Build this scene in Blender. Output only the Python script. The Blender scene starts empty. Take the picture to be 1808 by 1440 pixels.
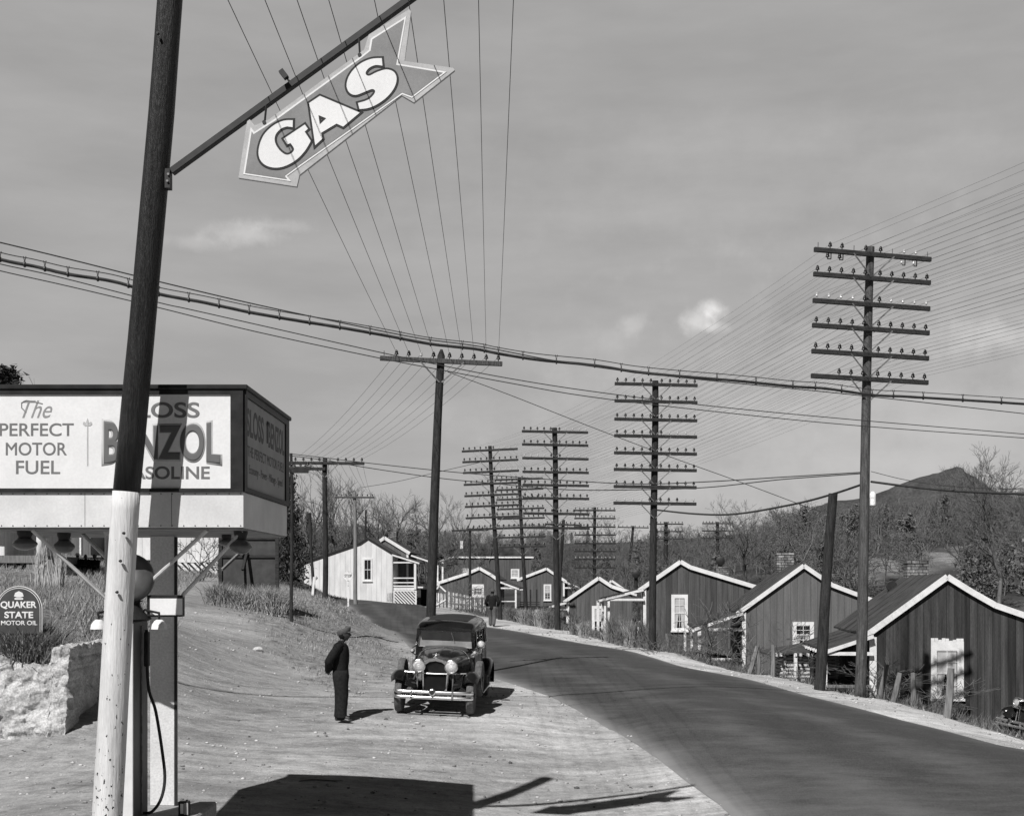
import bpy, bmesh, math, random
import numpy as np
from mathutils import Vector, Matrix, Euler
R = math.radians
scene = bpy.context.scene
# ---------------------------------------------------------------- camera, sky, sun, exposure
F = 2300.0; CX = 904.0; HY = 1025.0; CH = 2.6      # focal length in photo pixels, optical axis, horizon row, eye height
cd = bpy.data.cameras.new('camera'); cam = bpy.data.objects.new('camera', cd); scene.collection.objects.link(cam)
cd.sensor_width = 36.0; cd.lens = 36.0*F/1808.0; cd.shift_y = (HY-720.0)/1808.0; cd.clip_start = 0.1; cd.clip_end = 3000
cam.location = (0, 0, CH); cam.rotation_euler = (R(90), 0, 0)
scene.camera = cam
scene.view_settings.view_transform = 'Standard'; scene.view_settings.look = 'None'
scene.view_settings.exposure = 0.0; scene.view_settings.gamma = 1.0
SUNV = Vector((0.405, 0.86, -1.0)).normalized()      # the way the light travels
sd = bpy.data.lights.new('sun', 'SUN'); sd.energy = 5.0; sd.angle = R(0.5); sd.color = (1.0, 0.985, 0.975)
sun = bpy.data.objects.new('sun', sd); scene.collection.objects.link(sun)
sun.rotation_euler = SUNV.to_track_quat('-Z', 'Y').to_euler(); sun.location = (-20, -30, 40)
world = bpy.data.worlds.new('World'); scene.world = world; world.use_nodes = True
wt = world.node_tree; wt.nodes.clear()
def wn(t, **k):
    n = wt.nodes.new(t)
    for a, b in k.items(): setattr(n, a, b)
    return n
wl = wt.links.new
sky = wn('ShaderNodeTexSky', sky_type='NISHITA'); sky.sun_disc = False
sky.sun_elevation = math.asin(-SUNV.z); sky.sun_rotation = math.atan2(-SUNV.x, -SUNV.y)
sky.dust_density = 0.6; sky.air_density = 1.0
sep = wn('ShaderNodeSeparateColor'); wl(sky.outputs[0], sep.inputs[0])      # red-filtered black-and-white plate: the red light of the sky
def mth(op, a, b=None, c=None):
    n = wn('ShaderNodeMath', operation=op)
    for i, v in enumerate((a, b, c)):
        if v is None: continue
        if isinstance(v, (int, float)): n.inputs[i].default_value = v
        else: wl(v, n.inputs[i])
    return n.outputs[0]
tc = wn('ShaderNodeTexCoord')
base = mth('MULTIPLY', sep.outputs[0], SKYK if 'SKYK' in globals() else 0.062)
base = mth('MULTIPLY', mth('POWER', base, 0.13), 0.52)
sx = wn('ShaderNodeSeparateXYZ'); wl(tc.outputs['Generated'], sx.inputs[0])
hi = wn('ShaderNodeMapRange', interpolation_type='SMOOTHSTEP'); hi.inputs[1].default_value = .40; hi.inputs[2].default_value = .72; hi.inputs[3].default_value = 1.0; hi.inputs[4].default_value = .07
wl(sx.outputs[2], hi.inputs[0]); base = mth('MULTIPLY', base, hi.outputs[0])          # red-filtered sky, dimmed above the frame towards the zenith to cut shadow fill
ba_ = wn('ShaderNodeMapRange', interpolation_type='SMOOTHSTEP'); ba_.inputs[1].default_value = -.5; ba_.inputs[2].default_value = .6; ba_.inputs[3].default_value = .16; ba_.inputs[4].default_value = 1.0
wl(sx.outputs[1], ba_.inputs[0]); base = mth('MULTIPLY', base, ba_.outputs[0])  # unseen sky behind the camera dimmed to weaken fill on shaded faces
# thin streaky cirrus and a few puffs, by direction in the sky
mp = wn('ShaderNodeMapping'); mp.inputs['Scale'].default_value = (2.2, 2.2, 9.0); mp.inputs['Rotation'].default_value = (0, R(-14), R(20))
wl(tc.outputs['Generated'], mp.inputs[0])
nz = wn('ShaderNodeTexNoise'); nz.inputs['Scale'].default_value = 2.6; nz.inputs['Detail'].default_value = 6; nz.inputs['Roughness'].default_value = 0.55
wl(mp.outputs[0], nz.inputs['Vector'])
mr = wn('ShaderNodeMapRange'); mr.inputs[1].default_value = 0.35; mr.inputs[2].default_value = 0.75; mr.inputs[3].default_value = 0.91; mr.inputs[4].default_value = 1.11
wl(nz.outputs[0], mr.inputs[0])
val = mth('MULTIPLY', base, mr.outputs[0])
nf = wn('ShaderNodeTexNoise'); nf.inputs['Scale'].default_value = 34; nf.inputs['Detail'].default_value = 5; nf.inputs['Roughness'].default_value = 0.6
wl(tc.outputs['Generated'], nf.inputs['Vector'])
for (px, py, rx, rz, amp) in [(1232, 566, .017, .013, .26), (1252, 540, .012, .007, .22), (1268, 552, .010, .006, .12), (1262, 578, .012, .005, .12), (1120, 572, .012, .008, .08), (1760, 592, .05, .014, .12), (1720, 760, .35, .13, .07), (1300, 330, .30, .05, .03),
                              (440, 412, .035, .009, .16), (500, 398, .03, .007, .12), (340, 428, .03, .006, .08), (950, 470, .05, .02, .0)]:
    d = Vector(((px-CX)/F, 1, (HY-py)/F)).normalized()
    sb = wn('ShaderNodeVectorMath', operation='SUBTRACT'); wl(tc.outputs['Generated'], sb.inputs[0]); sb.inputs[1].default_value = d
    sc = wn('ShaderNodeVectorMath', operation='MULTIPLY'); wl(sb.outputs[0], sc.inputs[0]); sc.inputs[1].default_value = (1/rx, 1/rx, 1/rz)
    ln = wn('ShaderNodeVectorMath', operation='LENGTH'); wl(sc.outputs[0], ln.inputs[0])
    q = mth('SUBTRACT', mth('ADD', ln.outputs['Value'], mth('MULTIPLY', nf.outputs[0], 2.2)), 1.05)
    f = wn('ShaderNodeMapRange', interpolation_type='SMOOTHSTEP'); f.inputs[1].default_value = 1.25; f.inputs[2].default_value = 0.0
    f.inputs[3].default_value = 0.0; f.inputs[4].default_value = amp; wl(q, f.inputs[0])
    val = mth('ADD', val, f.outputs[0])
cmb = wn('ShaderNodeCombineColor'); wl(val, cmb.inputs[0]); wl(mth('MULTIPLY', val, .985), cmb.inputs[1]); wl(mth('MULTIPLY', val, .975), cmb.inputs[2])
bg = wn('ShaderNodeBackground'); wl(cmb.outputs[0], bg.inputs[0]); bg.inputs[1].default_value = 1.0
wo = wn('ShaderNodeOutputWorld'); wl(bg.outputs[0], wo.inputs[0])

def at(px, py, d):
    return Vector(((px-CX)*d/F, d, CH+(HY-py)*d/F))
def xz(px, py, d):
    return ((px-CX)*d/F, CH+(HY-py)*d/F)
rnd = random.Random(7); nrs = np.random.RandomState(11)

# ---------------------------------------------------------------- materials (all neutral: the plate is black and white)
MATS = {}
def mat(name, lo, hi=None, scale=6.0, rough=0.85, stretch=(1, 1, 1), bump=0.0, detail=6, spec=0.25, metal=0.0, ramp=(0.35, 0.68),
        lo2=None, scale2=40.0, bscale=None, coat=0.0, boards=None):
    if name in MATS: return MATS[name]
    hi = lo if hi is None else hi
    m = bpy.data.materials.new(name); m.use_nodes = True; t = m.node_tree; nd = t.nodes; L = t.links.new
    b = nd['Principled BSDF']; b.inputs['Roughness'].default_value = rough; b.inputs['Metallic'].default_value = metal
    b.inputs['Specular IOR Level'].default_value = spec
    if coat: b.inputs['Coat Weight'].default_value = coat; b.inputs['Coat Roughness'].default_value = 0.05
    tc = nd.new('ShaderNodeTexCoord'); mp = nd.new('ShaderNodeMapping'); mp.inputs['Scale'].default_value = stretch; L(tc.outputs['Object'], mp.inputs[0])
    n = nd.new('ShaderNodeTexNoise'); n.inputs['Scale'].default_value = scale; n.inputs['Detail'].default_value = detail; n.inputs['Roughness'].default_value = 0.6
    L(mp.outputs[0], n.inputs['Vector'])
    mr = nd.new('ShaderNodeMapRange'); mr.inputs[1].default_value = ramp[0]; mr.inputs[2].default_value = ramp[1]
    mr.inputs[3].default_value = lo; mr.inputs[4].default_value = hi; L(n.outputs[0], mr.inputs[0])
    out = mr.outputs[0]
    def M(op, a, c):
        x = nd.new('ShaderNodeMath'); x.operation = op
        for i, v in enumerate((a, c)):
            if isinstance(v, (int, float)): x.inputs[i].default_value = v
            else: L(v, x.inputs[i])
        return x.outputs[0]
    if lo2 is not None:     # fine mottling
        n2 = nd.new('ShaderNodeTexNoise'); n2.inputs['Scale'].default_value = scale2; n2.inputs['Detail'].default_value = 3; L(mp.outputs[0], n2.inputs['Vector'])
        m2 = nd.new('ShaderNodeMapRange'); m2.inputs[1].default_value = .35; m2.inputs[2].default_value = .65; m2.inputs[3].default_value = lo2; m2.inputs[4].default_value = 2-lo2
        L(n2.outputs[0], m2.inputs[0]); out = M('MULTIPLY', out, m2.outputs[0])
    hgt = None
    if boards:              # vertical boards: each its own tone, a dark joint between
        w, var, joint = boards
        sp = nd.new('ShaderNodeSeparateXYZ'); L(tc.outputs['Object'], sp.inputs[0])
        u = M('DIVIDE', M('ADD', sp.outputs[0], M('MULTIPLY', sp.outputs[1], 1.37)), w)
        fl = M('FLOOR', u, 0); fr = M('FRACT', u, 0)
        wnz = nd.new('ShaderNodeTexWhiteNoise'); wnz.noise_dimensions = '1D'; L(fl, wnz.inputs['W'])
        bm = nd.new('ShaderNodeMapRange'); bm.inputs[3].default_value = 1-var; bm.inputs[4].default_value = 1+var; L(wnz.outputs[0], bm.inputs[0])
        out = M('MULTIPLY', out, bm.outputs[0])
        jj = M('GREATER_THAN', fr, 0.93)
        out = M('MULTIPLY', out, M('SUBTRACT', 1.0, M('MULTIPLY', jj, joint)))
        hgt = M('SUBTRACT', 1.0, jj)
    cc = nd.new('ShaderNodeCombineColor')
    for i in range(3): L(out, cc.inputs[i])
    L(cc.outputs[0], b.inputs['Base Color'])
    if bump or hgt is not None:
        bp = nd.new('ShaderNodeBump'); bp.inputs['Strength'].default_value = bump or 0.4; bp.inputs['Distance'].default_value = 0.03
        n3 = nd.new('ShaderNodeTexNoise'); n3.inputs['Scale'].default_value = bscale or scale*3; n3.inputs['Detail'].default_value = 6; L(mp.outputs[0], n3.inputs['Vector'])
        L(n3.outputs[0] if hgt is None else M('ADD', n3.outputs[0], hgt), bp.inputs['Height']); L(bp.outputs[0], b.inputs['Normal'])
    MATS[name] = m
    return m
WHITE = mat('white_paint', .68, .82, scale=3, rough=.6, lo2=.93)
WHITEOLD = mat('weathered_white_paint', .42, .80, scale=5, rough=.8, lo2=.8, ramp=(.3, .5))
WHITEBOARD = mat('white_board_siding', .62, .80, scale=2.2, rough=.75, stretch=(1, 1, .25), boards=(.42, .05, .3), lo2=.95)
POLE = mat('creosote_pole', .016, .052, scale=5, rough=.9, stretch=(5, 5, .5), bump=.5, lo2=.7)
POLEL = mat('weathered_pole', .045, .125, scale=5, rough=.9, stretch=(5, 5, .5), bump=.5, lo2=.75)
ARM = mat('crossarm_wood', .022, .06, scale=8, rough=.9, stretch=(.6, 5, 5), bump=.3)
STEEL = mat('galvanised_steel', .12, .3, scale=8, rough=.5, metal=.3)
DARKMETAL = mat('dark_metal', .014, .03, scale=9, rough=.55, spec=.4)
INS = mat('dark_glass_insulator', .010, .016, rough=.25, spec=.4)
INSP = mat('pale_glass_insulator', .4, .6, rough=.15, spec=.7)
WIRE = mat('copper_wire', .05, .07, rough=.6)
CABLE = mat('lead_cable', .035, .06, rough=.6)
ROOF = mat('felt_roofing', .045, .085, scale=1.4, rough=.9, lo2=.85, bump=.15, bscale=20)
GLASS = mat('window_glass', .015, .03, rough=.06, spec=.6)
CURTAIN = mat('pale_curtain', .35, .6, scale=8, stretch=(6, 1, 1), rough=.9)
BLIND = mat('drawn_blind', .42, .55, scale=3, rough=.8)
DARKWOOD = mat('dark_porch_wood', .02, .04, scale=5, rough=.9, stretch=(4, 4, .5))
GREYWOOD = mat('grey_weathered_wood', .12, .26, scale=5, rough=.9, stretch=(5, 5, .5), bump=.3)
BRICK = mat('chimney_brick', .10, .34, scale=3, rough=.9, lo2=.75, scale2=15)
def _bricks(m):
    t = m.node_tree; nd = t.nodes; L = t.links.new; b = nd['Principled BSDF']; src = b.inputs['Base Color'].links[0].from_socket
    tc = nd.new('ShaderNodeTexCoord'); sp = nd.new('ShaderNodeSeparateXYZ'); L(tc.outputs['Object'], sp.inputs[0]); ad = nd.new('ShaderNodeMath'); L(sp.outputs[0], ad.inputs[0]); L(sp.outputs[1], ad.inputs[1])
    cb = nd.new('ShaderNodeCombineXYZ'); L(ad.outputs[0], cb.inputs[0]); L(sp.outputs[2], cb.inputs[1])
    br = nd.new('ShaderNodeTexBrick'); br.inputs['Scale'].default_value = 1; br.inputs['Brick Width'].default_value = .28; br.inputs['Row Height'].default_value = .11; br.inputs['Mortar Size'].default_value = .014
    br.inputs['Color1'].default_value = (1.4, 1.4, 1.4, 1); br.inputs['Color2'].default_value = (.5, .5, .5, 1); br.inputs['Mortar'].default_value = (.12, .12, .12, 1); L(cb.outputs[0], br.inputs[0])
    mx = nd.new('ShaderNodeMix'); mx.data_type = 'RGBA'; mx.blend_type = 'MULTIPLY'; mx.inputs[0].default_value = 1; L(src, mx.inputs[6]); L(br.outputs[0], mx.inputs[7]); L(mx.outputs[2], b.inputs['Base Color'])
_bricks(BRICK)
BLACKPAINT = mat('black_car_enamel', .010, .014, rough=.18, spec=.5, coat=.6)
TOPFAB = mat('black_top_fabric', .02, .035, scale=30, rough=.75)
CHROME = mat('chrome', .80, .9, rough=.26, metal=1.0)
LENS = mat('lamp_lens', .38, .62, scale=30, rough=.2, spec=.6, bump=.3)
RUBBER = mat('tyre_rubber', .08, .15, scale=30, rough=.9)
DRESS = mat('black_wool', .012, .022, scale=30, rough=.95, spec=.1)
TROUS = mat('dark_trousers', .014, .026, scale=20, rough=.95, spec=.1)
SKIN = mat('dark_skin', .05, .07, rough=.55)
CAPM = mat('grey_cap_cloth', .07, .11, scale=40, rough=.95)
BARK = mat('winter_bark', .08, .19, scale=3, rough=.95)
TWIG = mat('winter_twigs', .10, .20, scale=1.2, rough=.95)
PINE = mat('evergreen_needles', .025, .07, scale=2.5, rough=.9)

# ---------------------------------------------------------------- object helpers
COL = scene.collection
def tag(o, label=None, cat=None, group=None, kind=None):
    if label: o['label'] = label
    if cat: o['category'] = cat
    if group: o['group'] = group
    if kind: o['kind'] = kind
    return o
def thing(name, label, cat, loc=(0, 0, 0), rz=0.0, group=None):
    o = bpy.data.objects.new(name, None); COL.objects.link(o); o.empty_display_size = .3
    o.location = loc; o.rotation_euler = (0, 0, rz)
    return tag(o, label, cat, group)
def linkmesh(name, me, parent=None, loc=(0, 0, 0), rot=(0, 0, 0)):
    o = bpy.data.objects.new(name, me); COL.objects.link(o); o.parent = parent; o.location = loc; o.rotation_euler = rot
    return o
def dup(root, loc, rz, label=None, group=None):
    def cp(o, par):
        c = o.copy(); COL.objects.link(c); c.parent = par
        for ch in list(o.children): cp(ch, c)
        return c
    c = cp(root, None); c.location = loc; c.rotation_euler = (0, 0, rz)
    if label: c['label'] = label
    if group: c['group'] = group
    return c
class MB:
    def __init__(s): s.v = []; s.f = []
    def add(s, vs, fs):
        o = len(s.v); s.v += [tuple(v) for v in vs]; s.f += [tuple(i+o for i in f) for f in fs]; return s
    def box(s, c, size, rot=None):
        hx, hy, hz = size[0]/2, size[1]/2, size[2]/2
        vs = [Vector((x, y, z)) for x in (-hx, hx) for y in (-hy, hy) for z in (-hz, hz)]
        if rot is not None: vs = [rot @ v for v in vs]
        c = Vector(c)
        return s.add([v+c for v in vs], [(0, 1, 3, 2), (4, 6, 7, 5), (0, 4, 5, 1), (2, 3, 7, 6), (0, 2, 6, 4), (1, 5, 7, 3)])
    def bx(s, x0, x1, y0, y1, z0, z1):
        return s.box(((x0+x1)/2, (y0+y1)/2, (z0+z1)/2), (abs(x1-x0), abs(y1-y0), abs(z1-z0)))
    def bar(s, a, b, w, h=None, up=(0, 0, 1)):
        a, b = Vector(a), Vector(b); h = h or w; d = (b-a); l = d.length; d.normalize(); u = Vector(up)
        if abs(d.dot(u)) > .95: u = Vector((0, 1, 0))
        x = d.cross(u).normalized(); z = x.cross(d).normalized()
        vs = [p + x*(i*w/2) + z*(j*h/2) for p in (a, b) for i in (-1, 1) for j in (-1, 1)]
        return s.add(vs, [(0, 1, 3, 2), (4, 6, 7, 5), (0, 4, 5, 1), (2, 3, 7, 6), (0, 2, 6, 4), (1, 5, 7, 3)])
    def tube(s, pts, rad, n=8, cap=True, jit=0.0):
        pts = [Vector(p) for p in pts]; k = len(pts)
        if isinstance(rad, (int, float)): rad = [rad]*k
        vs = []; fs = []; ref = None
        for i, p in enumerate(pts):
            d = (pts[min(i+1, k-1)]-pts[max(i-1, 0)]).normalized()
            if ref is None: ref = Vector((0, 0, 1)) if abs(d.z) < .9 else Vector((1, 0, 0))
            x = d.cross(ref).normalized(); y = x.cross(d).normalized(); ref = y if abs(d.dot(y)) < .9 else ref
            ref = y
            for j in range(n):
                a = 2*math.pi*j/n; rr = rad[i]*(1+(rnd.uniform(-jit, jit) if jit else 0))
                vs.append(p+x*math.cos(a)*rr+y*math.sin(a)*rr)
        for i in range(k-1):
            for j in range(n):
                fs.append((i*n+j, i*n+(j+1) % n, (i+1)*n+(j+1) % n, (i+1)*n+j))
        if cap: fs.append(tuple(range(n))[::-1]); fs.append(tuple(range((k-1)*n, k*n)))
        return s.add(vs, fs)
    def lathe(s, prof, n=16, c=(0, 0, 0), axis='Z'):
        vs = []; fs = []; k = len(prof); c = Vector(c)
        for (r, z) in prof:
            for j in range(n):
                a = 2*math.pi*j/n; p = (r*math.cos(a), r*math.sin(a), z)
                if axis == 'Y': p = (p[0], z, p[1])
                if axis == 'X': p = (z, p[0], p[1])
                vs.append(Vector(p)+c)
        for i in range(k-1):
            for j in range(n): fs.append((i*n+j, i*n+(j+1) % n, (i+1)*n+(j+1) % n, (i+1)*n+j))
        fs.append(tuple(range(n))[::-1]); fs.append(tuple(range((k-1)*n, k*n)))
        return s.add(vs, fs)
    def prism(s, poly, y0, y1):       # poly of (x, z), extruded along y
        n = len(poly)
        vs = [(x, y0, z) for x, z in poly]+[(x, y1, z) for x, z in poly]
        fs = [tuple(range(n)), tuple(range(n, 2*n))[::-1]]+[(i, i+n, (i+1) % n+n, (i+1) % n) for i in range(n)]
        return s.add(vs, fs)
    def loft(s, rings, cap=True):
        n = len(rings[0]); k = len(rings); vs = [p for r in rings for p in r]; fs = []
        for i in range(k-1):
            for j in range(n): fs.append((i*n+j, i*n+(j+1) % n, (i+1)*n+(j+1) % n, (i+1)*n+j))
        if cap: fs.append(tuple(range(n))[::-1]); fs.append(tuple(range((k-1)*n, k*n)))
        return s.add(vs, fs)
    def mesh(s, name, m, smooth=False, bevel=0.0):
        me = bpy.data.meshes.new(name); me.from_pydata(s.v, [], s.f)
        bm = bmesh.new(); bm.from_mesh(me); bmesh.ops.recalc_face_normals(bm, faces=bm.faces)
        if bevel: bmesh.ops.bevel(bm, geom=bm.edges[:], offset=bevel, segments=1, affect='EDGES', clamp_overlap=True)
        bm.to_mesh(me); bm.free()
        for x in (m if isinstance(m, (list, tuple)) else [m]): me.materials.append(x)
        if smooth:
            me.polygons.foreach_set('use_smooth', [True]*len(me.polygons))
            if smooth != 'all': 
                try: me.set_sharp_from_angle(angle=R(40))
                except Exception: pass
        me.update(); return me
    def build(s, name, m, parent=None, smooth=False, bevel=0.0, loc=(0, 0, 0), rot=(0, 0, 0)):
        return linkmesh(name, s.mesh(name, m, smooth, bevel), parent, loc, rot)
def np_mesh(name, V, Fc, m, smooth=False):
    me = bpy.data.meshes.new(name); V = np.asarray(V, dtype=np.float32); Fc = np.asarray(Fc, dtype=np.int32); k = Fc.shape[1]
    me.vertices.add(len(V)); me.vertices.foreach_set('co', V.ravel())
    me.loops.add(Fc.size); me.loops.foreach_set('vertex_index', Fc.ravel())
    me.polygons.add(len(Fc)); me.polygons.foreach_set('loop_start', np.arange(0, Fc.size, k, dtype=np.int32)); me.polygons.foreach_set('loop_total', np.full(len(Fc), k, dtype=np.int32))
    if smooth: me.polygons.foreach_set('use_smooth', np.ones(len(Fc), dtype=bool))
    me.update(calc_edges=True); me.validate(); me.materials.append(m); return me

# ---------------------------------------------------------------- terrain
CP = []
def P(X, Y, Z): CP.append((X, Y, Z))
def Q(px, py, d): v = at(px, py, d); CP.append((v.x, v.y, v.z))
for x, z in ((-25, 0), (-10, -.4), (0, -.6), (10, -.8), (25, -1.8)): P(x, -8, z)
for x, z in ((-25, .5), (-10, -.35), (0, -.75), (8, -.8), (12, -.95), (25, -2)): P(x, 6, z)
for x, z in ((-20, .3), (-12, -.2), (-6, -.5), (0, -.88), (4, -.88), (9, -.88), (13, -1.0), (20, -2)): P(x, 14, z)
for x, z in ((-20, .4), (-12, -.12), (-6, -.44), (0, -.82), (3, -.80), (7, -.75), (10.5, -.85), (14, -1.5), (22, -2.1)): P(x, 19, z)
for x, z in ((-4, -.32), (0, -.56), (3, -.56), (6.5, -.54)): P(x, 21.8, z)
for x, z in ((-20, 1.0), (-12, .0), (-9, -.1), (-6.2, -.1)): P(x, 22.3, z)
for x, z in ((-20, 2.0), (-12, 1.35), (-8.6, 1.0), (-6.0, .22), (-3, .0), (0, -.1), (3, -.15), (7.5, -.35), (9.8, -.65), (13, -1.8), (20, -2.1)): P(x, 25.2, z)
# road edges
RL = [(-3.2, -8), (1.0, 4), (3.1, 12), (3.33, 18.4), (2.72, 21.6), (2.0, 25.5), (1.15, 27.7), (.35, 30.9), (-.5, 33.4), (-3.7, 46.4), (-6.0, 56.8), (-9.1, 76.7), (-11.8, 90), (-17, 97), (-26, 101), (-45, 104)]
RR = [(9.0, -8), (11.5, 4), (12.0, 12), (11.6, 18), (10.6, 22), (9.8, 24.9), (8.2, 27.6), (6.8, 31.5), (4.9, 38.3), (2.1, 50.4), (-.1, 57.6), (-3.1, 68.3), (-4.9, 81), (-6.6, 95), (-14, 106), (-45, 112)]
RZ = {25.5: -.3, 27.7: -.05, 30.9: .05, 33.4: .1, 46.4: .28, 56.8: .45, 76.7: .6, 90: .7, 97: .75, 101: .8, 24.9: -.6, 27.6: -.35, 31.5: -.1, 38.3: .1, 50.4: .3, 57.6: .42, 68.3: .58, 81: .7, 95: .75, 106: .7}
for x, y in RL+RR:
    if y in RZ and x > -40: P(x, y, RZ[y])
for a in ((350, 1150, 30), (350, 1090, 38), (350, 1045, 48), (400, 1025, 56), (500, 1180, 31), (500, 1100, 40), (560, 1240, 26.5), (600, 1120, 45), (550, 1060, 60), (480, 1026, 62), (574, 1055, 50),
          (628, 1068, 86), (60, 1100, 26.5), (60, 1050, 33), (170, 1095, 28), (180, 1062, 36), (60, 1012, 44), (200, 1020, 50), (350, 1020, 60), (-250, 1050, 30), (-250, 1000, 50),
          (540, 1042, 100), (650, 1062, 98), (740, 1074, 99), (500, 1000, 110), (300, 985, 100), (0, 975, 90)): Q(*a)
for a in ((11, 28, -.8), (9.7, 31.9, -.45), (7.8, 36, -.15), (5.7, 44, .1), (2.5, 61, .3), (-.1, 70.6, .45), (-4, 90, .65), (13, 41, -1.8), (18, 41, -1.9), (16, 30, -1.9), (14, 34, -1.8), (8.7, 32.6, -.3),
          (10.6, 40, -1.4), (12, 52, -1.5), (8, 46.5, -.8), (9, 63, -.7), (6, 55, -.3), (5.5, 76, -.75), (2.5, 71, -.15), (4, 100, .1), (-2, 97, .6), (25, 45, -2.1), (32, 30, -2.3), (10, 90, -.4), (20, 88, .3),
          (30, 12, -2.4), (45, 60, 1)): P(*a)
for a in ((1600, 1008, 105), (1600, 962, 160), (1800, 945, 150), (1450, 1005, 112), (1450, 955, 230), (1250, 990, 150), (1100, 992, 200), (1250, 962, 350), (1000, 962, 400), (850, 965, 350), (700, 980, 220),
          (700, 1012, 145), (550, 990, 150), (550, 955, 260), (100, 950, 200), (1900, 905, 260), (1700, 920, 260), (1250, 955, 600), (600, 955, 600), (1800, 900, 600), (-200, 930, 400)): Q(*a)
for x, y, z in ((-120, 60, 8), (-90, 0, 2), (90, 0, -2), (110, 80, 8), (200, 300, 30), (-250, 300, 25), (-300, 700, 30), (300, 700, 30), (0, 1100, 24), (-60, 30, 3.5), (60, 20, -2)): P(x, y, z)
CPA = np.array(CP)
def uvt(X, Y): return X/(np.abs(Y)+14.0)*3.0, np.log(np.maximum(Y, -12)+24.0)*1.6
_u, _v = uvt(CPA[:, 0], CPA[:, 1])
def _phi(r2): return 0.5*r2*np.log(r2+1e-9)
_n = len(CPA); _K = _phi((_u[:, None]-_u[None])**2+(_v[:, None]-_v[None])**2)+np.eye(_n)*2e-4
_Pm = np.stack([np.ones(_n), _u, _v], 1); _A = np.zeros((_n+3, _n+3)); _A[:_n, :_n] = _K; _A[:_n, _n:] = _Pm; _A[_n:, :_n] = _Pm.T
_w = np.linalg.solve(_A, np.concatenate([CPA[:, 2], np.zeros(3)]))
def HZ(X, Y):
    X = np.asarray(X, float); Y = np.asarray(Y, float); sh = X.shape; u, v = uvt(X.ravel(), Y.ravel()); out = np.zeros(u.size)
    for i in range(0, u.size, 20000):
        a = slice(i, i+20000)
        out[a] = _phi((u[a, None]-_u[None])**2+(v[a, None]-_v[None])**2) @ _w[:_n] + _w[_n]+_w[_n+1]*u[a]+_w[_n+2]*v[a]
    return out.reshape(sh)
def hz(x, y): return float(HZ(np.array([x]), np.array([y]))[0])
rl = np.array(sorted(RL[:13], key=lambda p: p[1])); rr = np.array(sorted(RR[:14], key=lambda p: p[1]))
def xL(Y): return np.interp(Y, rl[:, 1], rl[:, 0])
def xR(Y): return np.interp(Y, rr[:, 1], rr[:, 0])
SH = np.array([(14.2, 5), (13.6, 14), (12.6, 22), (11, 28), (9.7, 31.9), (7.8, 36), (5.7, 44), (2.5, 61), (-.1, 70.6), (-4, 90), (-5, 100)])
def xS(Y): return np.interp(Y, SH[:, 1], SH[:, 0])
def drive_c(Y): return np.interp(Y, [10, 20, 26, 30, 38, 48, 58], [-3, -3.5, -5.2, -6.5, -8.9, -11.6, -13.3])
def drive_h(Y): return np.interp(Y, [10, 20, 24, 26, 30, 38, 48, 58, 66], [30, 12, 3.6, 2.5, 1.8, 1.3, .95, .8, .3])
def dirt_mask(X, Y):      # 1 = bare dirt, 0 = grass
    dl = drive_h(Y)-np.abs(X-drive_c(Y)); dl = np.clip(dl/1.2+.5, 0, 1)
    lot = ((Y < 31) & (X > -4.6) & (X < 14)).astype(float)
    lot = np.clip((32.5-Y)/3, 0, 1)*np.clip((X+4.4+(Y-24)*-.12)/1.0, 0, 1)*(X < xR(Y)+.1)
    sh = np.clip((xS(Y)-X)/.5+.3, 0, 1)*(X > xL(Y)-.7-.004*Y)*(Y < 100)
    bank = .50*(X > drive_c(Y))*(X < xL(Y))*np.clip((56-Y)/14, 0, 1)
    dl = np.maximum(dl, bank)
    near = np.clip((21.5-Y)/2, 0, 1)*(X < xR(Y))*(Y > 8)
    return np.maximum(np.maximum(dl, lot), np.maximum(sh, near))
def axis_grid(a, b, fine, grow, c=0.0):
    pts = [c]; st = fine; x = c
    while x < b: st = fine+abs(x-c)*grow; x += st; pts.append(x)
    x = c; l = []
    while x > a: st = fine+abs(x-c)*grow; x -= st; l.append(x)
    return np.array(l[::-1]+pts)
gx = axis_grid(-340, 340, .30, .022); gy = axis_grid(-14, 1000, .30, .018, 20.0)
GX, GY = np.meshgrid(gx, gy); GZ = HZ(GX, GY)
inside = (GX > xL(GY)+.45) & (GX < xR(GY)-.45) & (GY < 88)
rough_n = nrs.normal(0, .012, GX.shape)+.03*np.sin(GX*1.7+np.sin(GY*.9)*2)*np.sin(GY*1.3+GX*.4)
gm = 1-dirt_mask(GX, GY); GZ = GZ+rough_n*(0.18+gm*1.8)*(~inside)
GZ = np.where(inside, GZ-.12, GZ)
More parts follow.
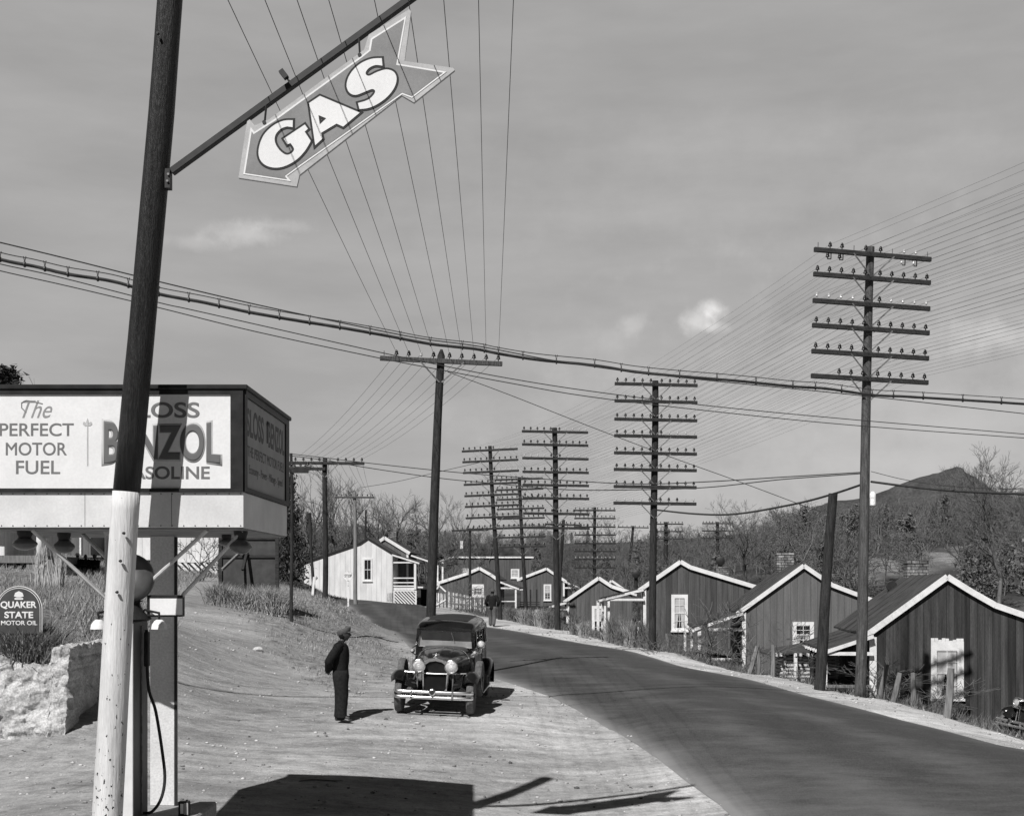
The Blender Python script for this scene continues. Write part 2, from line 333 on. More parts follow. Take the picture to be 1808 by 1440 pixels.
# ground stays a little below the hillside grass patch: no change elsewhere
ny, nx = GX.shape; idx = np.arange(nx*ny).reshape(ny, nx)
Fq = np.stack([idx[:-1, :-1], idx[:-1, 1:], idx[1:, 1:], idx[1:, :-1]], -1).reshape(-1, 4)
def ground_material():
    m = bpy.data.materials.new('earth_and_grass'); m.use_nodes = True; t = m.node_tree; nd = t.nodes; L = t.links.new; b = nd['Principled BSDF']
    b.inputs['Roughness'].default_value = .95; b.inputs['Specular IOR Level'].default_value = .1
    tc = nd.new('ShaderNodeTexCoord')
    def noise(scale, stretch=(1, 1, 1), rot=0, detail=6, rg=.6):
        mp = nd.new('ShaderNodeMapping'); mp.inputs['Scale'].default_value = stretch; mp.inputs['Rotation'].default_value = (0, 0, rot); L(tc.outputs['Object'], mp.inputs[0])
        n = nd.new('ShaderNodeTexNoise'); n.inputs['Scale'].default_value = scale; n.inputs['Detail'].default_value = detail; n.inputs['Roughness'].default_value = rg
        L(mp.outputs[0], n.inputs['Vector']); return n.outputs[0]
    def rng(x, a, b_, c, d):
        r = nd.new('ShaderNodeMapRange'); L(x, r.inputs[0])
        for i, v in enumerate((a, b_, c, d)): r.inputs[i+1].default_value = v
        return r.outputs[0]
    def M(op, a, c):
        x = nd.new('ShaderNodeMath'); x.operation = op
        for i, v in enumerate((a, c)):
            if isinstance(v, (int, float)): x.inputs[i].default_value = v
            else: L(v, x.inputs[i])
        return x.outputs[0]
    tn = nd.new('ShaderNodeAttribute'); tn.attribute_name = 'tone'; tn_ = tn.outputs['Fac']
    big = rng(noise(.33, (.6, 1, 1), R(10), 4), .35, .65, .70, 1.12)
    streak = rng(noise(1.6, (.5, 1.3, .3), R(5), 8, .78), .36, .64, .74, 1.12)     # wheel tracks drawn across the lot
    st2 = rng(noise(5.5, (.7, 1.2, .4), R(-12), 8, .8), .36, .64, .80, 1.12)
    sx_ = nd.new('ShaderNodeSeparateXYZ'); L(tc.outputs['Object'], sx_.inputs[0]); xx = M('ADD', sx_.outputs[0], 2.0)
    vv = M('SUBTRACT', sx_.outputs[1], M('MULTIPLY', M('MULTIPLY', xx, xx), .035)); cv = nd.new('ShaderNodeCombineXYZ'); L(M('MULTIPLY', sx_.outputs[0], .16), cv.inputs[0]); L(M('MULTIPLY', vv, 1.5), cv.inputs[1])
    na = nd.new('ShaderNodeTexNoise'); na.inputs['Scale'].default_value = 1.9; na.inputs['Detail'].default_value = 9; na.inputs['Roughness'].default_value = .68; L(cv.outputs[0], na.inputs['Vector'])
    wy = rng(sx_.outputs[1], 23, 29, 1.0, .25); ar_ = rng(na.outputs[0], .38, .62, -.24, .12)
    st2 = M('MULTIPLY', st2, M('ADD', 1.0, M('MULTIPLY', ar_, wy)))       # curved wheel tracks where cars pull in
    fine = rng(noise(26, (1, 1, .2), detail=6, rg=.8), .34, .66, .78, 1.20)
    grit = M('MULTIPLY', rng(noise(90, detail=2), .62, .75, 1.0, .62), rng(noise(2.6, (1, 1, 1), 0, 10, .85), .50, .66, 1.0, .62))
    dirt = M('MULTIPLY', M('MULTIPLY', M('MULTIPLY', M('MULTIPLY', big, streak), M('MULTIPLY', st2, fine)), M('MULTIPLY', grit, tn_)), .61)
    g1 = rng(noise(.8), .35, .65, .7, 1.3); g2 = rng(noise(9, detail=8, rg=.75), .36, .64, .35, 1.6)
    grass = M('MULTIPLY', M('MULTIPLY', g1, g2), .21)
    at_ = nd.new('ShaderNodeAttribute'); at_.attribute_name = 'dirt'
    edge = M('ADD', at_.outputs['Fac'], M('MULTIPLY', M('SUBTRACT', noise(2.2, detail=8, rg=.7), .5), 1.3))
    k = rng(edge, .38, .62, 0, 1)
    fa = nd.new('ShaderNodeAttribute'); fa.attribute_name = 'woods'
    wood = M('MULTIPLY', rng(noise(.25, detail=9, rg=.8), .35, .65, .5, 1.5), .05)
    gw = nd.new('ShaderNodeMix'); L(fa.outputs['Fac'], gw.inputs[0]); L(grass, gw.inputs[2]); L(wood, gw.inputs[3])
    mx = nd.new('ShaderNodeMix'); L(k, mx.inputs[0]); L(gw.outputs[0], mx.inputs[2]); L(dirt, mx.inputs[3])
    cc = nd.new('ShaderNodeCombineColor')
    for i in range(3): L(mx.outputs[0], cc.inputs[i])
    L(cc.outputs[0], b.inputs['Base Color'])
    bp = nd.new('ShaderNodeBump'); bp.inputs['Strength'].default_value = .8; bp.inputs['Distance'].default_value = .05
    L(noise(7, detail=9, rg=.75), bp.inputs['Height']); L(bp.outputs[0], b.inputs['Normal'])
    return m
GM = ground_material()
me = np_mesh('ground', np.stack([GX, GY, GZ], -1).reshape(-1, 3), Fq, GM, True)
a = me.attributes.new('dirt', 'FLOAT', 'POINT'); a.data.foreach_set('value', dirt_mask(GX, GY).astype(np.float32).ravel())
# woods floor away from the road; the two pale cleared patches on the right-hand slope stay grassy
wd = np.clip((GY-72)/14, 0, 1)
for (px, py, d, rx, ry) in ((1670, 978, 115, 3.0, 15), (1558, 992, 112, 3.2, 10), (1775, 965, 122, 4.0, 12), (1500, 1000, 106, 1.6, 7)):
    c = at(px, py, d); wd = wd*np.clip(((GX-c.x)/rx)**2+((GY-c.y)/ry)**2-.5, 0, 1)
wd = np.maximum(wd, np.clip((9.5-GY)/3, 0, 1))     # unseen ground behind the camera made dark to cut bounce into shaded faces
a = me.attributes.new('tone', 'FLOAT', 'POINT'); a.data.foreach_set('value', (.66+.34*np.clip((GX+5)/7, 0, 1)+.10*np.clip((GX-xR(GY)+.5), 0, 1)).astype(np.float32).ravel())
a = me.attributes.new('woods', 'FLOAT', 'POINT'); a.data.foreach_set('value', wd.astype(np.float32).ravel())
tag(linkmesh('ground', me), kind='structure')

# road ribbon
def resample(pl, n):
    pl = np.array(pl, float); s = np.concatenate([[0], np.cumsum(np.hypot(*np.diff(pl, axis=0).T))]); u = np.linspace(0, 1, n)
    # smooth the polyline a little
    x = np.interp(u*s[-1], s, pl[:, 0]); y = np.interp(u*s[-1], s, pl[:, 1])
    for _ in range(60):
        x[1:-1] = (x[:-2]+2*x[1:-1]+x[2:])/4; y[1:-1] = (y[:-2]+2*y[1:-1]+y[2:])/4
    return np.stack([x, y], 1)
NR = 520; EL = resample(RL, NR); ER = resample(RR, NR); NC = 22
tt = np.linspace(0, 1, NC)[None, :, None]
jl = np.convolve(nrs.normal(0, 1, NR+8), np.ones(5)/5, 'same')[:NR]*.035; jr = np.convolve(nrs.normal(0, 1, NR+8), np.ones(5)/5, 'same')[:NR]*.05
EL[:, 0] += jl; ER[:, 0] += jr
G = EL[:, None]*(1-tt)+ER[:, None]*tt
crown = .05*(1-(2*np.linspace(0, 1, NC)-1)**2)[None]
lift = np.where(G[..., 1] > 84, .07, .03); lift[:, 0] = .004; lift[:, -1] = .004
RZg = HZ(G[..., 0], G[..., 1])+crown+lift
ix = np.arange(NR*NC).reshape(NR, NC); Fr = np.stack([ix[:-1, :-1], ix[:-1, 1:], ix[1:, 1:], ix[1:, :-1]], -1).reshape(-1, 4)
def road_material():
    m = mat('worn_asphalt', .042, .066, scale=.9, rough=.8, stretch=(1, .22, 1), lo2=.80, scale2=55, bump=.2, bscale=110, ramp=(.3, .7)); t = m.node_tree; nd = t.nodes; L = t.links.new; b = nd['Principled BSDF']; src = b.inputs['Base Color'].links[0].from_socket
    a = nd.new('ShaderNodeAttribute'); a.attribute_name = 'dust'; tc = nd.new('ShaderNodeTexCoord'); n = nd.new('ShaderNodeTexNoise'); n.inputs['Scale'].default_value = 1.1; n.inputs['Detail'].default_value = 9; n.inputs['Roughness'].default_value = .75
    mp = nd.new('ShaderNodeMapping'); mp.inputs['Scale'].default_value = (.55, 1.4, 1); mp.inputs['Rotation'].default_value = (0, 0, R(8)); L(tc.outputs['Object'], mp.inputs[0]); L(mp.outputs[0], n.inputs['Vector'])
    mu = nd.new('ShaderNodeMath'); mu.operation = 'MULTIPLY_ADD'; L(n.outputs[0], mu.inputs[0]); mu.inputs[1].default_value = .95; mu.inputs[2].default_value = -.60; ad = nd.new('ShaderNodeMath'); ad.use_clamp = True; L(mu.outputs[0], ad.inputs[0]); L(a.outputs['Fac'], ad.inputs[1])
    mx = nd.new('ShaderNodeMix'); mx.data_type = 'RGBA'; L(ad.outputs[0], mx.inputs[0]); L(src, mx.inputs[6]); mx.inputs[7].default_value = (.23, .23, .23, 1); L(mx.outputs[2], b.inputs['Base Color']); return m
ROAD = road_material()
me = np_mesh('road', np.concatenate([G, RZg[..., None]], -1).reshape(-1, 3), Fr, ROAD, True)
u_ = np.linspace(0, 1, NC)[None]*np.ones((NR, 1)); dst = .95*np.exp(-u_*26)+.8*np.exp(-(1-u_)*22)+.18*np.exp(-((u_-.30)/.07)**2)+.16*np.exp(-((u_-.62)/.07)**2)+.42*np.clip((24-G[..., 1])/6, 0, 1)*np.exp(-u_*2.5)+.10
a = me.attributes.new('dust', 'FLOAT', 'POINT'); a.data.foreach_set('value', dst.astype(np.float32).ravel())
tag(linkmesh('road', me), kind='structure')

# slag heap: bare dark ridge on the skyline
crest = [(1330, 950, 270), (1370, 925, 270), (1420, 905, 270), (1440, 893, 270), (1480, 884, 268), (1530, 879, 266), (1580, 858, 264), (1640, 838, 262), (1672, 829, 261), (1690, 823, 260), (1706, 832, 258), (1740, 856, 255), (1790, 888, 250), (1850, 925, 245)]
cr = [at(*c) for c in crest]; V = []; nS = 15
for i in range(len(cr)-1):
    for k in range(4):
        p = cr[i].lerp(cr[i+1], k/4); row = []
        for j in range(-nS, nS+1):
            a_ = abs(j)/nS*42; V.append((p.x+rnd.uniform(-.3, .3), p.y+j/nS*42, p.z-a_*.62+(rnd.uniform(-.5, .5)+.8*math.sin(p.x*.7+math.sin(p.x*.23)*3)*min(1, abs(j)/4) if j else rnd.uniform(-.12, .12))))
W = 2*nS+1; H_ = len(V)//W; ix = np.arange(H_*W).reshape(H_, W); Fh = np.stack([ix[:-1, :-1], ix[1:, :-1], ix[1:, 1:], ix[:-1, 1:]], -1).reshape(-1, 4)
tag(linkmesh('slag_hill', np_mesh('slag_hill', V, Fh, mat('slag', .045, .08, scale=.25, rough=1, lo2=.8, scale2=2), False)), kind='structure')

# ---------------------------------------------------------------- trees
def seg_tubes(segs, sides=3):
    """segs: list of (p0, p1, r0, r1) -> numpy verts, quad faces"""
    A = np.array([[*s[0]] for s in segs]); B = np.array([[*s[1]] for s in segs]); r0 = np.array([s[2] for s in segs]); r1 = np.array([s[3] for s in segs])
    D = B-A; D /= (np.linalg.norm(D, axis=1, keepdims=True)+1e-9)
    ref = np.where(np.abs(D[:, 2:3]) < .9, np.array([[0, 0, 1.]]), np.array([[1., 0, 0]])); X = np.cross(D, ref); X /= np.linalg.norm(X, axis=1, keepdims=True); Y = np.cross(X, D)
    V = []; n = len(segs)
    for (P_, r) in ((A, r0), (B, r1)):
        for j in range(sides):
            a = 2*math.pi*j/sides; V.append(P_+X*(np.cos(a)*r)[:, None]+Y*(np.sin(a)*r)[:, None])
    V = np.stack(V, 1).reshape(-1, 3); o = np.arange(n)[:, None]*(2*sides)
    F_ = np.concatenate([o+np.array([[j, (j+1) % sides, sides+(j+1) % sides, sides+j]]) for j in range(sides)], 0)
    return V, F_
def bare_tree(seed, h=11.0, spread=.5, depth=6, trunk_h=.28, up=.35, twr=.010, forks=(2, 3), lean=0.0):
    r = random.Random(seed); limbs = []; twigs = []
    def grow(p, d, ln, rad, lv):
        k = 3; q = p
        for i in range(k):
            d2 = (d+Vector((r.gauss(0, .13), r.gauss(0, .13), r.gauss(0, .09)))).normalized(); e = q+d2*(ln/k)
            r0 = rad*(1-.35*i/k); r1 = rad*(1-.35*(i+1)/k); (limbs if lv < 3 else twigs).append((q, e, max(r0, twr), max(r1, twr*.8)))
            if lv >= 1 and i < k-1 and lv < depth and r.random() < .75:
                ax = Vector((r.gauss(0, 1), r.gauss(0, 1), r.gauss(.2, .5))).normalized(); grow(e, (d2*.5+ax*spread*1.5+Vector((0, 0, up*.3))).normalized(), ln*r.uniform(.45, .7), rad*.42, lv+2)
            q, d = e, d2
        if lv >= depth: return
        for _ in range(r.choice(forks)):
            ax = Vector((r.gauss(0, 1), r.gauss(0, 1), r.gauss(0, .5))).normalized()
            grow(q, (d+ax*spread*r.uniform(.7, 1.4)+Vector((0, 0, up*r.uniform(0, .6)))).normalized(), ln*r.uniform(.62, .86), rad*.62, lv+1)
    grow(Vector((0, 0, -.3)), Vector((lean, 0, 1)).normalized(), h*trunk_h, h*.016, 0)
    zt = max(s[1].z for s in twigs+limbs); k = h/zt
    sc = lambda S: [(a*k, b*k, c, d) for a, b, c, d in S]
    v1, f1 = seg_tubes(sc(limbs), 5); v2, f2 = seg_tubes(sc(twigs), 3)
    return np_mesh('trunk', v1, f1, BARK), np_mesh('crown', v2, f2, TWIG)
def pine_tree(seed, h=10.0, w=2.6, n=7000, leaf=.20, base=.15, m=PINE):
    r = np.random.RandomState(seed); t = MB().tube([(0, 0, -.3), (.05, 0, h*.5), (0, .05, h*.97)], [h*.018, h*.012, .03], 6)
    # branch whorls, leaf clusters along them
    V = []; Fc = []
    nb = 70; cl = n//nb
    for b in range(nb):
        z = h*(base+(1-base)*(b/nb)**.9); L_ = w*(1-(z/h-base)/(1-base)*.86)*r.uniform(.6, 1.15)*(1 if z > h*.3 else .8); a = b*2.4+r.uniform(-.4, .4); dz = r.uniform(-.25, .2)
        for k in range(cl):
            s = r.uniform(.15, 1)**.7; c = np.array([math.cos(a)*L_*s, math.sin(a)*L_*s, z+L_*s*dz])+r.normal(0, .16+.09*L_*s, 3)
            q = r.normal(0, 1, (3, 3))*leaf*.42; o = len(V); V += [c+q[0], c+q[1], c+q[2]]; Fc.append((o, o+1, o+2))
    return t.mesh('trunk', BARK, True), np_mesh('crown', V, Fc, m)
BT = [bare_tree(3, 12, .42, 6, .26), bare_tree(8, 11, .50, 6, .22), bare_tree(15, 12, .38, 6, .3, up=.5), bare_tree(21, 9, .6, 6, .2, up=.2), bare_tree(33, 10, .5, 6, .25), bare_tree(47, 12, .34, 6, .34, up=.6)]
BIG = [bare_tree(101, 12, .46, 7, .2, twr=.009, forks=(2, 3)), bare_tree(140, 12, .55, 7, .17, up=.25, twr=.009)]
PT = [pine_tree(1, 10, 2.3), pine_tree(2, 12, 2.8), pine_tree(5, 8, 2.6, base=.05)]
def tree(kind, i, x, y, h, label, group=None, name=None, rz=None, sq=1.0):
    lib = {'bare': BT, 'big': BIG, 'pine': PT}[kind]; tr, cr_ = lib[i % len(lib)]; h0 = {'bare': (12, 11, 12, 9, 10, 12), 'big': (12, 12), 'pine': (10, 12, 8)}[kind][i % len(lib)]
    z = hz(x, y); o = thing(name or {'bare': 'bare_tree', 'big': 'bare_tree', 'pine': 'evergreen_tree'}[kind], label, 'tree', (x, y, z), rnd.uniform(0, 6.28) if rz is None else rz, group)
    s = h/h0; o.scale = (s*sq, s*sq, s); linkmesh('trunk', tr, o); linkmesh('crown', cr_, o); return o
def tree_px(kind, i, px, ytop, d, label, group=None, **k):
    x = (px-CX)*d/F; z = hz(x, d); h = CH+(HY-ytop)*d/F-z; return tree(kind, i, x, d, h, label, group, **k)
# trees one can pick out on the left skyline
tree_px('bare', 0, 588, 806, 128, 'tall thin bare tree rising behind the crossarm of the left roadside pole')
tree_px('bare', 5, 607, 842, 120, 'bare tree with an upright forked top between the left pole and the pale pole')
tree_px('bare', 2, 664, 850, 122, 'bare tree standing above the white house, its trunk straight to the top')
tree_px('bare', 1, 705, 874, 132, 'low wide bare tree leaning right above the brick chimney of the white house')
tree_px('bare', 4, 738, 862, 126, 'bare tree just left of the leaning single-arm pole behind the car')
tree_px('bare', 3, 785, 862, 130, 'spreading bare tree just right of the leaning single-arm pole behind the car')
tree_px('bare', 2, 812, 868, 140, 'bare tree to the left of the farther many-armed poles')
tree_px('bare', 5, 552, 850, 116, 'bare tree between the dark evergreen and the left roadside pole')
tree_px('pine', 2, 506, 832, 92, 'dark dense evergreen half hidden by the right edge of the big sign box', sq=.72)
tree_px('pine', 1, 545, 905, 122, 'dark evergreen behind the weathered end of the white house')
tree_px('pine', 0, 10, 650, 62, 'dark evergreen top above the left end of the big sign box', sq=1.5)
tree_px('bare', 1, 46, 650, 64, 'small bare tree top above the sign box beside the evergreen')
tree_px('bare', 0, 870, 925, 128, 'dark bare tree behind the second many-armed pole from the left')
tree_px('bare', 1, 940, 915, 160, 'bare tree showing between the two leaning many-armed poles')
tree_px('bare', 3, 1098, 905, 190, 'distant round bare tree left of the tall eight-armed pole')
tree_px('big', 0, 1325, 872, 92, 'large spreading bare tree behind the third house, reaching above the hill')
tree_px('bare', 4, 1395, 912, 150, 'thin bare tree at the foot of the dark hill')
tree_px('bare', 3, 1450, 872, 85, 'bare tree with crooked limbs just left of the leaning armless post', rz=1)
tree_px('bare', 5, 1492, 905, 90, 'bare tree with a slanting limb between the armless post and the nearest many-armed pole')
tree_px('big', 1, 1762, 778, 74, 'large bare tree whose top crosses the peak of the dark hill', rz=.4)
tree_px('big', 0, 1850, 775, 60, 'large bare tree cut by the right edge behind the nearest dark house', rz=2.4)
tree_px('bare', 2, 1700, 900, 88, 'bare tree above the right slope of the nearest dark house roof')
tree_px('bare', 0, 1560, 925, 98, 'bare tree above the ridge chimney of the nearest dark house')
tree_px('bare', 1, 1628, 915, 105, 'bare tree beside the pale grass clearing above the nearest dark house')
tree_px('bare', 4, 1250, 948, 140, 'low bare tree behind the highest house roof in the row')
tree_px('pine', 0, 1420, 985, 105, 'small dark evergreen beside the brick chimney of the second nearest house')
# the woods on the hills: one mass nobody could count
def woods(n, region, kinds, name, label):
    Vs = []; Fs3 = []; off = 0; lib = []
    for k in kinds:
        for part in k:
            me_ = part; v = np.empty(len(me_.vertices)*3, np.float32); me_.vertices.foreach_get('co', v); f = [tuple(p.vertices) for p in me_.polygons if len(p.vertices) in (3, 4)]
            f = np.array([(q[0], q[1], q[2]) for q in f]+[(q[0], q[2], q[3]) for q in f if len(q) == 4], np.int32); lib.append((k, v.reshape(-1, 3), f))
    r = np.random.RandomState(5+n); pts = region(n, r)
    by = [[l for l in lib if l[0] is k] for k in kinds]
    for (x, y, h, ki) in pts:
        z = hz(x, y)-.2; a = r.uniform(0, 6.28); c, s_ = math.cos(a), math.sin(a); grp = by[ki % len(kinds)]; hm = max(l[1][:, 2].max() for l in grp); s = h/hm
        for _, v, f in grp:
            w = v*s; w = np.stack([w[:, 0]*c-w[:, 1]*s_+x, w[:, 0]*s_+w[:, 1]*c+y, w[:, 2]+z], 1); Vs.append(w); Fs3.append(f+off); off += len(w)
    me_ = np_mesh(name, np.concatenate(Vs), np.concatenate(Fs3), TWIG); tag(linkmesh(name, me_), label, 'woods', kind='stuff')
LB = [bare_tree(200+i, 8, .75, 4, .16, up=.2, twr=.030, forks=(2, 3)) for i in range(4)]
LP = [pine_tree(60+i, 8, 2.9, n=1300, leaf=.42, base=.05) for i in range(2)]
def reg_right(n, r):
    out = []
    while len(out) < n:
        px = r.uniform(1370, 2000); d = 84+151*r.uniform(0, 1)**1.3; x = (px-CX)*d/F
        if d < 132 and ((1640 < px < 1702 and r.rand() < .93) or (1532 < px < 1590 and r.rand() < .85) or (1745 < px < 1810 and r.rand() < .7)): continue
        out.append((x, d, r.uniform(3.4, 6.0)*(1 if d > 120 else .85), r.choice([0, 1, 2, 3, 4, 5], p=[.19, .19, .19, .19, .12, .12])))
    return out
def reg_far(n, r):
    out = []
    while len(out) < n:
        d = math.exp(r.uniform(math.log(100), math.log(520))); px = r.uniform(430, 1480); x = (px-CX)*d/F
        if px < 1010 and d < 140: continue
        out.append((x, d, r.uniform(1.8, 4.4)*(1.0+max(0, d-250)/600), r.choice([0, 1, 2, 3, 4], p=[.23, .23, .23, .23, .08])))
    return out
def reg_left(n, r):
    out = []
    while len(out) < n:
        d = r.uniform(118, 170); px = r.uniform(440, 850); out.append(((px-CX)*d/F, d, r.uniform(3.0, 6.0), r.randint(0, 5)))
    return out
woods(560, reg_right, LB+LP, 'hillside_woods', 'mixed bare and evergreen woods covering the hillside behind the houses at right')
woods(1150, reg_far, LB+LP[:1], 'far_woods', 'low bare woods covering the far hills along the horizon')
woods(130, reg_left, LB+LP[:1], 'scrub_woods', 'tangled bare scrub behind the white house at left')

# ---------------------------------------------------------------- grass
def blades(n, xr, yr, keep, hfun, w=.016, name='grass', label='', lean=.45, m=None, clump=0):
    X = nrs.uniform(*xr, n); Y = nrs.uniform(*yr, n); k = keep(X, Y) > nrs.uniform(0, 1, n); X, Y = X[k], Y[k]; n = len(X); Z = HZ(X, Y)-.02
    h = hfun(X, Y)*nrs.uniform(.35, 1.15, n); a = nrs.uniform(0, 6.28, n); lx, ly = nrs.normal(0, lean, n)*h, nrs.normal(0, lean, n)*h; ww = w*nrs.uniform(.6, 1.5, n)*(1+Y/45)
    B0 = np.stack([X-np.cos(a)*ww, Y-np.sin(a)*ww, Z], 1); B1 = np.stack([X+np.cos(a)*ww, Y+np.sin(a)*ww, Z], 1); T = np.stack([X+lx, Y+ly, Z+h], 1)
    V = np.stack([B0, B1, T], 1).reshape(-1, 3); Fc = np.arange(3*n).reshape(-1, 3); return tag(linkmesh(name, np_mesh(name, V, Fc, m)), label, 'grass', kind='stuff')
GR = mat('dry_grass', .12, .40, scale=11, rough=.95, detail=2, ramp=(.3, .65))
GR2 = mat('dark_dry_grass', .05, .2, scale=9, rough=.95, detail=2, ramp=(.3, .65))
patch = lambda X, Y: .5+.5*np.sin(X*1.3+np.sin(Y*.7)*2)*np.sin(Y*.55+X*.3)
def kl(X, Y):
    m = (X < xL(Y)-.5)*(1-dirt_mask(X, Y))*(Y > 23.5); m = m*np.where((X < -8.0) & (Y < 25.2), 0, 1)
    m = m*np.where((X < -13) & (Y > 37) & (Y < 47), .15, 1)
    return m*(.2+.8*patch(X*1.7, Y*1.7)**1.6)*np.where(X > drive_c(Y), .30+.5*np.clip((Y-38)/12, 0, 1), 1.0)
blades(330000, (-26, 2), (23.5, 62), kl, lambda X, Y: np.where(X < drive_c(Y), .26, .11)+.09*patch(X, Y), w=.006, name='bank_grass', label='dry tufted grass growing on the left bank and beside the dirt drive', m=GR)
blades(90000, (-30, 0), (60, 112), lambda X, Y: (X < xL(Y)-.5)*1.0, lambda X, Y: .28+0*X, w=.008, name='upper_bank_grass', label='dry grass on the upper bank below the white house', m=GR2)
def kr(X, Y):
    e = X-xS(Y); return (e > .05)*np.where(e < 5, 1, .45)*(.35+.65*patch(X*2, Y*2))*(Y > 20)
blades(260000, (-5, 26), (20, 100), kr, lambda X, Y: .22+.22*patch(X*1.1, Y)+0*Y, w=.007, name='roadside_grass', label='rough dry grass between the road shoulder and the row of houses', m=GR2)
blades(30000, (-14, 13), (22, 95), lambda X, Y: ((np.abs(X-xS(Y)) < .25) | (np.abs(X-(xL(Y)-.9)) < .3)*(Y > 34))*.8, lambda X, Y: .12+0*X, w=.006, name='verge_grass', label='short pale grass along the edges of the road shoulders', m=GR)
def weed(px, py, d, h, w, label, n=260, name='tall_weed', group=None, m=None, up=.35):
    b = at(px, py, d); b.z = hz(b.x, b.y)-.05; o = thing(name, label, 'plant', b, 0, group); V = []; Fc = []
    for _ in range(n):
        a = rnd.uniform(0, 6.28); rr_ = abs(rnd.gauss(0, .18))*w; x, y = math.cos(a)*rr_, math.sin(a)*rr_; hh = h*rnd.uniform(.45, 1.08); tx, ty = x+rnd.gauss(0, up*w), y+rnd.gauss(0, up*w)
        wd_ = .010; mx, my = x+(tx-x)*.35, y+(ty-y)*.35; o_ = len(V)
        V += [(x-wd_, y, 0), (x+wd_, y, 0), (mx+wd_, my, hh*.6), (mx-wd_, my, hh*.6), (tx, ty, hh)]; Fc += [(o_, o_+1, o_+2, o_+3), (o_+3, o_+2, o_+4, o_+4)]
    linkmesh('stems', MBm(V, Fc, m or GR), o); return o
def MBm(V, Fc, m):
    me_ = bpy.data.meshes.new('stems'); me_.from_pydata([tuple(v) for v in V], [], [tuple(dict.fromkeys(f)) for f in Fc]); me_.materials.append(m); return me_

# loose stones and clods over the bare ground
def pebbles(n):
    X = nrs.uniform(-10, 12, n*4); Y = 14+46*nrs.uniform(0, 1, n*4)**1.7; k = (dirt_mask(X, Y) > .45) & ~((X > xL(Y)+.1) & (X < xR(Y)-.1)); X, Y = X[k][:n], Y[k][:n]; Z = HZ(X, Y)
    b = bmesh.new(); bmesh.ops.create_icosphere(b, subdivisions=1, radius=1); base = np.array([v.co[:] for v in b.verts]); fc = np.array([[v.index for v in f.verts] for f in b.faces]); b.free()
    s_ = (.006+.020*nrs.uniform(0, 1, len(X))**5)*(1+Y/60); V = base[None]*(1+nrs.uniform(-.25, .25, (len(X), len(base), 1)))*s_[:, None, None]*np.array([1.2, 1, .6]); V += np.stack([X, Y, Z+s_*.25], 1)[:, None]
    Fc = (fc[None]+np.arange(len(X))[:, None, None]*len(base)).reshape(-1, 3)
    tag(linkmesh('loose_gravel', np_mesh('loose_gravel', V.reshape(-1, 3), Fc, mat('gravel_stone', .10, .62, scale=3, rough=.95, ramp=(.4, .6)))), 'loose pebbles and clods scattered over the bare ground and road shoulders', 'gravel', kind='stuff')
pebbles(5500)
